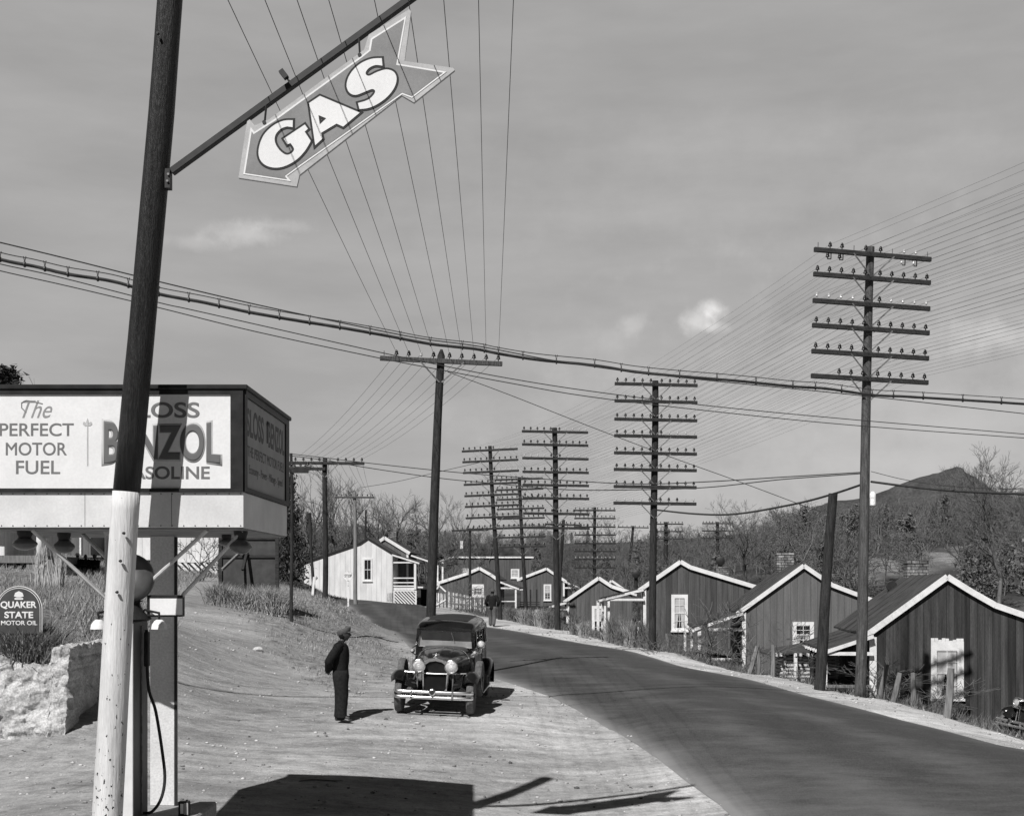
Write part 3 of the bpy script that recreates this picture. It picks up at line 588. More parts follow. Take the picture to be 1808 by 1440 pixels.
# ---------------------------------------------------------------- telegraph poles
def ins_mesh(m, r=.045, h=.12):
    b = MB().lathe([(.012, -.02), (.014, .03), (r*1.15, .035), (r*1.1, .06), (r*.85, .075), (r*.95, .09), (r*.7, .12), (r*.45, h+.02), (.005, h+.03)], 8); return b.mesh('insulator', m, True)
INSM = [ins_mesh(INS), ins_mesh(INSP, .034, .10)]
PINM = MB().lathe([(.012, -.02), (.012, .11)], 6).mesh('pin', STEEL, True)
def pole(name, label, base, top, d, rb, rt, arms=(), alen=3.05, npin=10, yaw=0.0, roll=0.0, pmat=None, skip=None, pale=None, extra=0.0, group=None, ysag=0, armm=None, brace=True, point=False, zb=None):
    """arms: rows (pixel height of each arm's middle on the pole); returns {arm index: [world insulator tops]}"""
    B = at(base[0], base[1], d); T = at(top[0], top[1], d)
    if zb is not None: B.z = zb
    g = hz(B.x, B.y); dirn = (T-B); B = B+dirn*((g-.3-B.z)/dirn.z)
    o = thing(name, label, 'pole', B, 0, group); up = (T-B).normalized()
    n = 10; pts = []; rad = []
    for i in range(n+1):
        t = i/n; p = (T-B)*t; p = p+Vector((math.sin(t*5+d)*.02, math.cos(t*4+d)*.02, 0))*(0 < i < n); pts.append(p); rad.append(rb+(rt-rb)*t)
    if point: pts.append(pts[-1]+up*.16); rad.append(.03)
    m_ = MB().tube(pts, rad, 12, jit=.03); m_.build('shaft', pmat or POLE, o, smooth=True)
    tips = {}
    for ai, a in enumerate(arms):
        if not isinstance(a, dict): a = {'y': a}
        py = a['y']; zc = CH+(HY-py)*d/F; t = (zc-B.z)/(T.z-B.z); c = (T-B)*t; L_ = a.get('len', alen); ry = a.get('roll', roll)
        ax = Vector((math.cos(yaw)*math.cos(ry), math.sin(yaw)*math.cos(ry), -math.sin(ry))); fw = Vector((-math.sin(yaw), math.cos(yaw), 0)); c = c - fw*(rt+.05)+ax*a.get('off', 0.0)
        rot = Matrix((ax, fw, ax.cross(fw))).transposed()
        arm = MB().box((0, 0, 0), (L_, .085, .115)).build('crossarm', armm or ARM, o, bevel=.008, loc=c, rot=rot.to_euler())
        if brace and a.get('brace', True):
            for s in (-1, 1):
                MB().bar(c+ax*s*.55-fw*.05-Vector((0, 0, .02)), Vector(((T-B)*((zc-.52-B.z)/(T.z-B.z))))-fw*(rt+.012)+Vector((s*.03, 0, 0)), .012, .035).build('brace', STEEL, o)
        np_ = a.get('pins', npin); tl = []
        xs = [(-L_/2+.1+k*((L_/2-.1-.2)/(max(np_//2-1, 1)))) for k in range(np_//2)]; xs = xs+[-x for x in xs[::-1]]
        for k, x in enumerate(xs):
            st = (skip or {}).get((ai, k), 0); mesh_ = INSM[1] if (pale and pale(ai, k)) else INSM[0]
            if st == 'pin': mesh_ = PINM
            if st != 'none': linkmesh('insulator' if st != 'pin' else 'pin', mesh_, arm, (x, 0, .075))
            if a.get('hang') and k in a['hang']:
                q = MB().bar((x+.03, 0, -.05), (x+.03, 0, -.2), .02).bar((x+.03, 0, -.2), (x-.06, 0, -.2), .02); q.build('bracket', DARKMETAL, arm); linkmesh('insulator', mesh_, arm, (x-.06, 0, -.19))
            tl.append(B+c+rot @ Vector((x, 0, .16)))
        tips[ai] = tl
    return o, tips, B
TP = {}
o, TP[1], B1 = pole('telegraph_pole', 'nearest of the tall many-armed telegraph poles, six crossarms, beside the nearest dark house', (1518, 1232), (1537, 436), 32.6, .145, .10,
    [{'y': 452, 'roll': R(1.6), 'hang': (1, 2, 7, 8)}, 494, 540, 583, 628, 671], yaw=R(12), roll=R(1.3), pmat=POLEL, alen=3.16,
    skip={(0, 0): 'pin', (0, 3): 'pin', (0, 6): 'pin', (0, 9): 'pin', (5, 0): 'none', (5, 1): 'none'}, pale=lambda a, k: (a == 0 and k in (7, 8)) or (a == 2 and k not in (4, 5)))
o1 = o
MB().lathe([(.05, 0), (.075, .02), (.075, .30), (.04, .36)], 10, tuple(at(1541, 893, 32.35)-B1)).build('junction_box', WHITEOLD, o1, smooth=True)
_, TP[2], _ = pole('telegraph_pole', 'tall eight-armed telegraph pole standing in front of the highest house', (1152, 1165), (1157, 672), 47.2, .135, .115,
    [680, 710, 742, 771, 801, 830, 860, 889], yaw=R(7), roll=R(.3), pale=lambda a, k: (a == 3 and k > 5) or (a == 7 and k in (0, 1, 2, 3, 8, 9)))
_, TP[3], _ = pole('telegraph_pole', 'straight eight-armed telegraph pole standing on the shoulder in front of the low house', (985, 1125), (979, 755), 59.6, .14, .115,
    [763, 786, 810, 834, 857, 880, 907, 932], yaw=R(6), roll=R(.5), pale=lambda a, k: (a in (0, 2) and k > 5) or (a == 2 and k < 4))
_, TP[4], _ = pole('telegraph_pole', 'leftmost many-armed telegraph pole, leaning left with eight crossarms tilted up to the right', (882, 1080), (865, 787), 70, .13, .10,
    [795, 814, 833, 854, 874, 893, 913, 933], yaw=R(-10), roll=R(-1.6), pale=lambda a, k: (a in (0, 2) and k > 5))
_, TP[5], _ = pole('telegraph_pole', 'shorter leaning many-armed telegraph pole overlapping the arms of its neighbours', (928, 1072), (917, 842), 83, .13, .105,
    [846, 864, 881, 898, 915, 931, 948, 965], yaw=R(-9), roll=R(-1.2), pale=lambda a, k: a == 0 and k > 5)
_, TP[6], _ = pole('telegraph_pole', 'distant eight-armed telegraph pole above the roof of the low house', (1050, 1010), (1050, 895), 96, .13, .11,
    [901, 915, 930, 944, 959, 973, 987, 1002], yaw=R(3), pale=lambda a, k: a == 6)
_, TT, BTp = pole('utility_pole', 'leaning roadside pole with one crossarm standing right behind the parked car', (755, 1200), (779, 628), 32.5, .135, .095,
    [{'y': 639}], yaw=R(9), roll=R(1.2), skip={(0, 0): 'pin'}, pale=lambda a, k: k == 3, armm=POLEL, point=True)
_, TB, _ = pole('utility_pole', 'dark roadside pole with long crossarm on the left bank beside the white house', (574, 1052), (574, 808), 50, .11, .09,
    [{'y': 818}, {'y': 828, 'len': 1.5, 'off': -.72, 'pins': 4, 'brace': False}], roll=R(.4), skip={(0, 5): 'pin'})
_, TC, _ = pole('utility_pole', 'pale weathered pole with a thin crossarm in front of the white house', (628, 1068), (626, 868), 86, .14, .11, [878], roll=R(.2), pmat=mat('bleached_pole', .16, .28, scale=4, stretch=(5, 5, .5), rough=.9), armm=POLEL, alen=2.6, npin=8)
_, TD, _ = pole('utility_pole', 'slender dark pole rising beside the right edge of the big sign box', (515, 1030), (514, 800), 42, .06, .045, [{'y': 827, 'len': .7, 'off': .3, 'pins': 2}, {'y': 832, 'len': .55, 'off': .3, 'pins': 2}], brace=False)
pole('utility_pole', 'thin dark pole with one crossarm in front of the picket fence', (829, 1071), (830, 932), 88, .10, .08, [{'y': 936, 'len': 2.5}], roll=R(-1), npin=8)
pole('utility_pole', 'thin pole leaning left of the low house, with one crossarm', (987, 1055), (995, 917), 90, .14, .11, [{'y': 926, 'len': 2.4}], roll=R(2), npin=8)
pole('utility_pole', 'thin distant leaning pole with one crossarm left of the tall eight-armed pole', (1110, 1002), (1118, 928), 130, .15, .12, [{'y': 931, 'len': 3.1}], roll=R(1), npin=8)
_, TE, _ = pole('telegraph_pole', 'distant three-armed telegraph pole just right of the eight-armed pole, above the highest house', (1176, 992), (1176, 921), 115, .2, .16, [925, 938, 951], alen=3.0)
_, TF, _ = pole('telegraph_pole', 'distant three-armed telegraph pole beside the big spreading bare tree', (1267, 1000), (1267, 921), 120, .18, .15, [924, 937, 950], alen=2.9, pale=lambda a, k: a == 1)
pole('old_post', 'thick dark armless post leaning right, beside the nearest many-armed pole', (1446, 1218), (1471, 871), 33, .15, .115, pmat=POLE)
pole('old_post', 'thin dark post on the bank in front of the white house', (554, 1045), (547, 905), 52, .07, .05)
pole('broken_post', 'short bare pole stub in the scrub above the white house', (642, 960), (646, 900), 118, .1, .08, zb=2)

# ---------------------------------------------------------------- wires
def wire(name, label, cat, pts, r, sag=.012, group=None, m=None, nseg=6, n=3):
    P_ = []
    for i in range(len(pts)-1):
        a, b = Vector(pts[i]), Vector(pts[i+1]); L_ = (b-a).length
        for k in range(nseg): t = k/nseg; p = a.lerp(b, t); p.z -= 4*t*(1-t)*sag*L_; P_.append(p)
    P_.append(Vector(pts[-1])); return tag(MB().tube(P_, r, n, cap=False).build(name, m or WIRE), label, cat, group)
ORD = ['first', 'second', 'third', 'fourth', 'fifth', 'sixth', 'seventh', 'eighth', 'ninth', 'tenth', 'eleventh', 'twelfth', 'thirteenth', 'fourteenth', 'fifteenth']
ordn = ['topmost', 'second highest', 'third highest', 'fourth highest', 'fifth highest', 'sixth highest', 'seventh highest', 'lowest']
for a in range(8):
    for k in range(10):
        if a == 0 and k in (0, 3, 6, 9): continue
        if a == 5 and k < 2: continue
        pts = [TP[i][a][k] for i in (6, 5, 4, 3, 2)]
        pts = [TP[6][a][k], TP[5][a][k], TP[4][a][k], TP[3][a][k], TP[2][a][k]]
        if a < 6:
            p1 = TP[1][a][k]; p2 = TP[2][a][k]; pts.append(p1); dv = (p1-p2); e = p1+Vector((4.9, -14.5, .1))*1.9; pts.append(e)
        wire('telegraph_wire', '%s wire from the left on the %s crossarms of the many-armed poles' % (ORD[k], ordn[a]), 'wire', pts, .0029, .004 if a % 2 else .006, 'wires on the %s crossarms' % ordn[a], nseg=5)
for k in range(1, 10):
    p = TT[0][k]; x0 = [0, 395, 462, 520, 577, 659, 720, 783, 845, 907][k]; d0 = 12.6; q = at(x0, 0, d0); q.z = p.z+.25; e = p+(q-p)*1.9
    e.z = p.z+.4
    wire('overhead_wire', 'overhead wire rising from the single-arm pole, %s from the left' % ORD[k-1], 'wire', [p, e], .005, .004, 'wires running overhead from the single-arm pole', nseg=8)
    wire('line_wire', 'wire falling from the single-arm pole to the left bank pole, %s from the left' % ORD[k-1], 'wire', [p, TB[0][k]], .005, .012, 'wires from the single-arm pole to the left bank pole', nseg=8)
    wire('line_wire', 'wire from the left bank pole to the pale pole, %s from the left' % ORD[k-1], 'wire', [TB[0][k], TC[0][min(k, 7)]], .006, .01, 'wires from the left bank pole to the pale pole', nseg=5)
def span(pxs, dA, dB):
    A = at(pxs[0][0], pxs[0][1], dA); B = at(pxs[-1][0], pxs[-1][1], dB); out = []
    for (px, py) in pxs:
        k = (px-CX)/F; # X = k*Y on the plan line A + t(B-A)
        t = (k*A.y-A.x)/((B.x-A.x)-k*(B.y-A.y)); Y = A.y+t*(B.y-A.y); out.append(at(px, py, Y))
    return out
def run_on(pts, pxs):          # the line runs on, straight, to poles outside the picture
    ex = lambda a, b, n: a+(a-b).normalized()*n
    pts = list(pts)
    if pxs[0][0] < 0: pts = [ex(pts[0], pts[1], k) for k in (14, 7)]+pts
    if pxs[-1][0] >= 1808: pts = pts+[ex(pts[-1], pts[-2], k) for k in (8, 16)]
    return pts
def smooth_pts(p, n=6):
    out = []; p = [p[0]*2-p[1]]+p+[p[-1]*2-p[-2]]
    for i in range(1, len(p)-2):
        for k in range(n):
            t = k/n; a, b, c, d = p[i-1], p[i], p[i+1], p[i+2]
            out.append(.5*((2*b)+(-a+c)*t+(2*a-5*b+4*c-d)*t*t+(-a+3*b-3*c+d)*t**3))
    out.append(p[-2]); return out
CB = [(-160, 415), (0, 458), (60, 470), (120, 484), (200, 497), (280, 519), (360, 534), (440, 551), (520, 565), (600, 578), (680, 592), (760, 607), (840, 616), (880, 624), (950, 635), (1050, 645), (1120, 656), (1200, 664), (1300, 672), (1400, 682), (1460, 686), (1540, 697), (1600, 700), (1700, 706), (1808, 713), (1960, 724)]
cpts = run_on(smooth_pts(span(CB, 20, 30)), CB)
cab = MB().tube(cpts, .028, 8, jit=.06).build('hanging_cable', CABLE, smooth=True); tag(cab, 'thick black cable hung on a messenger wire right across the street scene', 'cable')
mw = [p+Vector((0, 0, .11)) for p in cpts]
MB().tube(mw, .008, 4, cap=False).build('messenger_wire', WIRE, cab)
seg = [cpts[i] for i in range(0, len(cpts), 4)]
RG = MB().lathe([(.036, -.012), (.046, -.012), (.046, .012), (.036, .012)], 8, axis='X').bar((0, 0, .04), (.02, 0, .13), .010).bar((0, 0, .04), (-.02, 0, .13), .010).mesh('ring', DARKMETAL)
for p in seg: linkmesh('ring', RG, cab, p)
def cable(pxs, dA, dB, r, label, name='service_wire', m=None, cat='wire'):
    return tag(MB().tube(run_on(smooth_pts(span(pxs, dA, dB), 5), pxs), r, 4, cap=False).build(name, m or WIRE), label, cat)
cable([(-120, 400), (0, 428), (120, 457), (280, 497), (450, 537), (600, 569), (740, 597), (850, 612), (1000, 640), (1200, 666), (1500, 696), (1808, 730)], 18, 30, .010, 'dark wire running just above the thick hung cable from the left edge')
cable([(-100, 440), (0, 466), (100, 488), (280, 534), (330, 545), (450, 572), (600, 606), (690, 626), (780, 645), (900, 668), (1040, 690), (1250, 716), (1500, 740), (1808, 766)], 21, 30, .009, 'upper of two thin wires sagging below the thick hung cable')
cable([(-100, 452), (0, 478), (120, 505), (280, 543), (450, 585), (670, 632), (790, 655), (900, 676), (1040, 700), (1250, 725), (1500, 750), (1808, 773)], 21, 30, .009, 'lower of two thin wires sagging below the thick hung cable')
cable([(790, 656), (900, 697), (1040, 752), (1180, 805), (1300, 848), (1410, 889), (1450, 903)], 32.4, 34, .009, 'long slanting guy wire from the single-arm pole down to the armless post', 'guy_wire')
cable([(480, 797), (574, 808), (640, 816), (770, 830), (860, 838), (1000, 848), (1130, 854), (1250, 850), (1380, 842), (1530, 833)], 49, 33, .014, 'upper of two wires strung low between left bank pole and nearest many-armed pole')
cable([(480, 800), (574, 812), (640, 824), (770, 843), (860, 852), (1000, 864), (1130, 864), (1250, 860), (1380, 846), (1530, 835)], 49.2, 33.2, .014, 'lower of two wires strung low between left bank pole and nearest many-armed pole')
cable([(1160, 900), (1230, 907), (1300, 907), (1400, 890), (1470, 872), (1533, 851)], 47, 32.8, .03, 'thick cable dipping between the eight-armed pole and the nearest many-armed pole', 'hanging_cable', CABLE, 'cable')
cable([(1538, 850), (1600, 858), (1680, 866), (1808, 872), (1900, 874)], 32.8, 26, .028, 'thick cable leaving the nearest many-armed pole towards the right edge', 'hanging_cable', CABLE, 'cable')
cable([(1538, 832), (1600, 847), (1680, 858), (1808, 864), (1900, 868)], 32.7, 26, .008, 'thin wire above the thick cable at the right edge')
cable([(640, 860), (700, 850), (760, 836), (860, 813)], 86, 72, .015, 'short thin wire rising from the pale pole to the leaning many-armed pole')

# ---------------------------------------------------------------- fence posts along the right shoulder
def post(px, pt, pb, d, lean, r, label, name='fence_post', m=None):
    b = at(px, pb, d); t = at(px+lean, pt, d); g = hz(b.x, b.y); b = b+(t-b)*((g-.2-b.z)/(t-b).z)
    return tag(MB().tube([b, b.lerp(t, .5)+Vector((.015, 0, 0)), t], [r, r*.95, r*.8], 7, jit=.08).build(name, m or GREYWOOD, smooth=True), label, 'post')
post(1182, 1118, 1168, 47, -5, .06, 'thin grey fence post below the window of the highest house')
post(1119, 1105, 1155, 50, 5, .05, 'short dark leaning post in the weeds left of the highest house', m=POLE)
post(1321, 1140, 1195, 38, 16, .075, 'grey fence post leaning right in the brush of the second nearest house')
post(1340, 1140, 1190, 39, -2, .06, 'split grey stake beside the leaning fence post in the brush')
post(1364, 1138, 1203, 37, 1, .065, 'upright grey fence post left of the log shed')
post(1556, 1172, 1215, 36, 10, .08, 'grey fence post nearest the white corner board of the nearest house')
post(1575, 1187, 1243, 33.5, 14, .085, 'leaning grey fence post, second from the white corner board')
post(1612, 1187, 1247, 33, 0, .08, 'straight grey fence post midway between corner board and window')
post(1672, 1179, 1270, 30, 7, .095, 'tallest grey fence post, standing in front of the tall white window')
wire('fence_wire', 'rusty strand of wire between the fence posts by the nearest house', 'wire', [at(1321, 1150, 38), at(1364, 1150, 37), at(1560, 1190, 36), at(1588, 1195, 33.5), at(1612, 1200, 33), at(1675, 1200, 30)], .005, .01)
# ---------------------------------------------------------------- houses
WALL_D = mat('dark_board_siding', .026, .074, scale=1.6, rough=.9, stretch=(4, 4, .22), boards=(.24, .42, .55), lo2=.72, bump=.5, detail=9)
WALL_M = mat('grey_board_siding', .115, .155, scale=2.5, rough=.9, stretch=(3, 3, .25), boards=(.27, .12, .4), lo2=.88, bump=.5)
WALL_3 = mat('brown_board_siding', .06, .10, scale=2.5, rough=.9, stretch=(3, 3, .25), boards=(.27, .28, .5), lo2=.85, bump=.5)
WALL_F = mat('faded_board_siding', .085, .13, scale=2.5, rough=.9, stretch=(3, 3, .25), boards=(.27, .15, .45), lo2=.85, bump=.5)
class House:
    def __init__(s, label, d, base, prof, wl, wr, L, wall, rz=R(-4.8), name='frame_house', cat='house', over=.10, verge=WHITE, roofm=None, vh=.15, group=None, first_last=.0):
        s.d = d; s.X0, s.Z0 = xz(wl, base, d); s.L = L
        s.o = thing(name, label, cat, (s.X0, d, s.Z0), rz, group); s.verge = verge
        lp = [s.c(x, y) for x, y in prof]; s.lp = lp; s.W = s.c(wr, base)[0]
        inner = [(x, z-.05) for x, z in lp if 0 < x < s.W]
        poly = [(0, -1.2), (0, s.zr(0)-.05)]+inner+[(s.W, s.zr(s.W)-.05), (s.W, -1.2)]
        MB().prism(poly, 0, L).build('wall', wall, s.o)
        s.roof = s.slab(lp, -over, L+over, 'roof', roofm or ROOF)
        m_ = MB()
        for (a, b) in zip(lp[:-1], lp[1:]):
            m_.bar((a[0], -over-.018, a[1]-.03), (b[0], -over-.018, b[1]-.03), .032, vh, up=(0, 0, 1))
        m_.build('verge_board', verge, s.o)
    def c(s, px, py): x, z = xz(px, py, s.d); return (x-s.X0, z-s.Z0)
    def zr(s, x): return float(np.interp(x, [p[0] for p in s.lp], [p[1] for p in s.lp]))
    def slab(s, pts, y0, y1, name, m, th=.05, parent=None):
        # felt strips with a little sag and unevenness
        V = []; Fc = []; ny_ = 9; prof = []
        for (a, b) in zip(pts[:-1], pts[1:]):
            k = max(2, int(abs(b[0]-a[0])/.5))
            prof += [(a[0]+(b[0]-a[0])*i/k, a[1]+(b[1]-a[1])*i/k) for i in range(k)]
        prof.append(pts[-1]); n = len(prof)
        for layer in (0, 1):
            for j in range(ny_+1):
                y = y0+(y1-y0)*j/ny_
                for i, (x, z) in enumerate(prof):
                    sag = (math.sin(i*1.9+j*2.3)*.008+math.sin(j*.9)*.012) if 0 < j < ny_ else 0
                    V.append((x, y, z+th+sag if layer == 0 else z-.01+sag))
        o = n*(ny_+1)
        for j in range(ny_):
            for i in range(n-1):
                a = j*n+i; Fc.append((a, a+1, a+n+1, a+n)); Fc.append((o+a, o+a+n, o+a+n+1, o+a+1))
        for j in range(ny_):
            a = j*n; Fc.append((a, a+n, o+a+n, o+a)); a = j*n+n-1; Fc.append((a, o+a, o+a+n, a+n))
        for i in range(n-1):
            Fc.append((i, o+i, o+i+1, i+1)); a = ny_*n+i; Fc.append((a, a+1, o+a+1, o+a))
        r = MB().add(V, Fc).build(name, m, parent or s.o)
        # raised lap seams of the felt
        q = MB()
        for j in range(1, int((y1-y0)/1.05)+1):
            y = y0+j*1.0
            for (a, b) in zip(pts[:-1], pts[1:]): q.bar((a[0], y, a[1]+th+.012), (b[0], y, b[1]+th+.012), .05, .02)
        if y1-y0 > 2: q.build('lap_seam', m, r)
        return r
    def window(s, x0, x1, y0, y1, op, cols=2, rows=2, upper=None, lower=None, frame=WHITE, ragged=False, sill=True, y=0.0):
        a = s.c(x0, y1); b = s.c(x1, y0); i0 = s.c(op[0], op[3]); i1 = s.c(op[1], op[2])
        w = MB()
        w.bx(a[0], i0[0], y-.05, y, a[1], b[1]); w.bx(i1[0], b[0], y-.05, y, a[1], b[1])
        w.bx(i0[0], i1[0], y-.052, y, i1[1], b[1]); w.bx(i0[0], i1[0], y-.052, y, a[1], i0[1])
        if sill: w.bx(a[0]-.03, b[0]+.03, y-.10, y-.052, a[1]-.03, a[1]+.05)
        if ragged:
            k = 9; ww = (b[0]-a[0])/k
            for i in range(k):
                w.bx(a[0]+i*ww, a[0]+(i+1)*ww-.01, y-.048, y-.004, b[1]+.002, b[1]+rnd.choice([.02, .05, .09, .1]))
        wo_ = w.build('window', frame, s.o)
        mid = (i0[1]+i1[1])/2
        sa = MB(); t = .022
        for (z0, z1, yy) in ((mid, i1[1], -.034), (i0[1], mid, -.026)):
            sa.bx(i0[0], i1[0], y+yy-.01, y+yy+.008, z0, z0+t*1.5); sa.bx(i0[0], i1[0], y+yy-.01, y+yy+.008, z1-t, z1)
            for i in range(1, cols): x = i0[0]+(i1[0]-i0[0])*i/cols; sa.bx(x-t/2, x+t/2, y+yy-.008, y+yy+.006, z0+t*1.5, z1-t)
            for i in range(1, rows): z = z0+(z1-z0)*i/rows; sa.bx(i0[0], i1[0], y+yy-.006, y+yy+.004, z-t/2, z+t/2)
        sa.build('sash', frame, wo_)
        MB().bx(i0[0], i1[0], y-.012, y-.004, i0[1], i1[1]).build('pane', GLASS, wo_)
        for (z0, z1, m) in ((mid+.03, i1[1]-.03, upper), (i0[1]+.03, mid, lower)):
            if m == 'split':
                q = MB().prism([(i0[0]+.02, z0), (i0[0]+.2*(i1[0]-i0[0]), z0), (i0[0]+.42*(i1[0]-i0[0]), z1), (i0[0]+.02, z1)], y-.0165, y-.0135)
                q.prism([(i1[0]-.02, z0), (i1[0]-.3*(i1[0]-i0[0]), z0), (i1[0]-.42*(i1[0]-i0[0]), z1), (i1[0]-.02, z1)], y-.0165, y-.0135); q.build('curtain', CURTAIN, wo_)
            elif m is not None: MB().bx(i0[0]+.02, i1[0]-.02, y-.0165, y-.0135, z0, z1).build('blind', m, wo_)
        return wo_
    def board(s, x0, x1, y0, y1, name='corner_board', m=None, y=0.0, th=.06):
        a = s.c(x0, y1); b = s.c(x1, y0); return MB().bx(a[0], b[0], y-th, y, a[1], b[1]).build(name, m or WHITE, s.o)
    def sidepost(s, px, py0, py1, yb, w=.1, name='porch_post', m=None, par=None):
        """a post whose picture column is px, standing yb metres behind the front wall plane"""
        d = s.d+yb; x, z0 = xz(px, py1, d); _, z1 = xz(px, py0, d); x -= s.X0+math.sin(-s.o.rotation_euler.z)*yb
        return MB().bx(x-w/2, x+w/2, yb-w/2, yb+w/2, z0-s.Z0, z1-s.Z0).build(name, m or WHITEOLD, par or s.o)
    def chimney(s, px0, px1, pt, pb, yb, m=BRICK, dp=.55, name='chimney'):
        d = s.d+yb; x0, z1 = xz(px0, pt, d); x1, z0 = xz(px1, pb, d); k = s.X0+math.sin(-s.o.rotation_euler.z)*yb
        q = MB().bx(x0-k, x1-k, yb-dp/2, yb+dp/2, z0-s.Z0-.8, z1-s.Z0-.14).bx(x0-k-.015, x1-k+.015, yb-dp/2-.015, yb+dp/2+.015, z1-s.Z0-.14, z1-s.Z0)
        return q.build(name, m, s.roof, bevel=.015)
    def stovepipe(s, px, py, yb, r=.12):
        d = s.d+yb; x, z = xz(px, py, d); x -= s.X0+math.sin(-s.o.rotation_euler.z)*yb; z -= s.Z0
        return MB().tube([(x, yb, z-1.0), (x, yb, z-.02), (x, yb-.05, z+.05), (x, yb-.22, z+.06)], [r*.55, r*.6, r*.9, r], 10).lathe([(r*1.1, -.02), (r*1.25, 0), (r*1.1, .03)], 12, (x, yb-.22, z+.06), 'Y').build('stovepipe', DARKMETAL, s.roof, smooth=True)
    def shed(s, pw, po, y0, y1, name='porch_roof', m=None, rafters=True, vm=None):
        a = s.c(*pw); b = s.c(*po); pts = sorted([a, b]); r = s.slab(pts, y0, y1, name, m or ROOF)
        MB().bar((a[0], y0-.02, a[1]-.02), (b[0], y0-.02, b[1]-.02), .03, .12).build('verge_board', vm or s.verge, r)
        if rafters:
            q = MB(); sx = 1 if b[0] > a[0] else -1; k = int((y1-y0)/.55)
            for i in range(k+1):
                y = y0+.1+i*(y1-y0-.2)/max(k, 1); q.bar((b[0]-sx*.5, y, b[1]-.06+.5*(a[1]-b[1])/abs(a[0]-b[0])), (b[0]+sx*.08, y, b[1]-.09), .05, .09)
            q.build('rafter_tail', WHITEOLD, r)
        return r

h5 = House('nearest dark brown board house with a tall white ragged-topped window, at the right edge', 42, 1268, [(1528, 1120), (1668, 1016), (1712, 1044), (1750, 1066), (1880, 1112)], 1537, 1872, 6.2, WALL_D, vh=.19)
h5.board(1535, 1547, 1124, 1262)
h5.window(1641, 1697, 1131, 1234, (1651, 1686, 1147, 1228), 2, 2, BLIND, 'split', ragged=True)
h5.shed((1540, 1121), (1457, 1149), -.25, 5.2)
h5.board(1458, 1540, 1150, 1156, 'porch_beam', y=-.12, th=.10)
h5.board(1453, 1460, 1151, 1226, 'porch_post', y=-.10, th=.13)
h5.board(1455, 1536, 1208, 1213, 'porch_sill', GREYWOOD, y=-.10, th=.10)
h5.sidepost(1425, 1150, 1215, 4.9)
h5.board(1453, 1534, 1214, 1222, 'porch_floor', DARKWOOD, y=5.1, th=5.0)
h5.chimney(1596, 1632, 989, 1022, 5.4, dp=.7)
h5.stovepipe(1570, 1037, 5.2, .16)
MB().bx(-.55, -.02, 2.2, 2.9, 1.0, 2.9) if False else None
MB().bx(-.035, 0, 1.6, 2.5, .9, 2.75).build('door', DARKWOOD, h5.o)

h4 = House('second nearest house, grey boards, small square white window, brick chimney behind the ridge', 53, 1200, [(1301, 1082), (1417, 997), (1466, 1031), (1549, 1063)], 1313, 1541, 6.5, WALL_M, vh=.17)
h4.board(1310, 1317, 1080, 1190)
h4.window(1398, 1435, 1097, 1141, (1405, 1428, 1103, 1137), 2, 2, None, 'split', sill=False)
h4.shed((1311, 1081), (1226, 1110), -.25, 5.5)
h4.board(1248, 1312, 1108, 1113, 'porch_beam', y=-.12, th=.10)
h4.board(1232, 1238, 1110, 1184, 'porch_post', WHITEOLD, y=-.1, th=.12)
h4.sidepost(1222, 1112, 1174, 1.9); h4.sidepost(1210, 1112, 1172, 3.8)
h4.board(1250, 1310, 1161, 1166, 'porch_rail', WHITEOLD, y=-.11, th=.06); h4.board(1240, 1312, 1176, 1180, 'porch_sill', WHITEOLD, y=-.11, th=.06)
h4.board(1235, 1310, 1181, 1188, 'porch_floor', DARKWOOD, y=5.4, th=5.3)
h4.chimney(1369, 1399, 975, 1010, 5.0, dp=.7)
MB().bx(-.035, 0, 1.5, 2.4, .5, 2.5).build('door', DARKWOOD, h4.o)

h3 = House('highest house of the row, dark boards and a tall white window with torn curtain', 64, 1155, [(1128, 1041), (1201, 990), (1218, 1000), (1336, 1036)], 1138, 1328, 7, WALL_3, vh=.2)
h3.board(1135.5, 1141, 1039, 1150)
h3.window(1185, 1214, 1049, 1114, (1191, 1208, 1055, 1109), 2, 2, BLIND, 'split')
h3.shed((1136, 1040), (1058, 1059), -.25, 5.8)
h3.board(1078, 1137, 1056, 1060, 'porch_beam', y=-.12, th=.12)
h3.board(1073, 1077, 1058, 1142, 'porch_post', WHITEOLD, y=-.1, th=.12)
h3.sidepost(1056, 1060, 1142, 5.0, .14); h3.sidepost(1064, 1060, 1142, 2.8, .13); h3.sidepost(1128, 1072, 1125, 1.0, .16, 'door_post')
h3.board(1075, 1136, 1132, 1138, 'porch_floor', DARKWOOD, y=5.6, th=5.5)
h3.chimney(1262, 1284, 1000, 1012, 6.2, dp=.7); h3.stovepipe(1270, 992, 6.0, .2); h3.stovepipe(1123, 1015, 5.4, .18)
MB().bx(-.035, 0, 1.2, 2.2, .4, 2.6).build('door', DARKWOOD, h3.o)

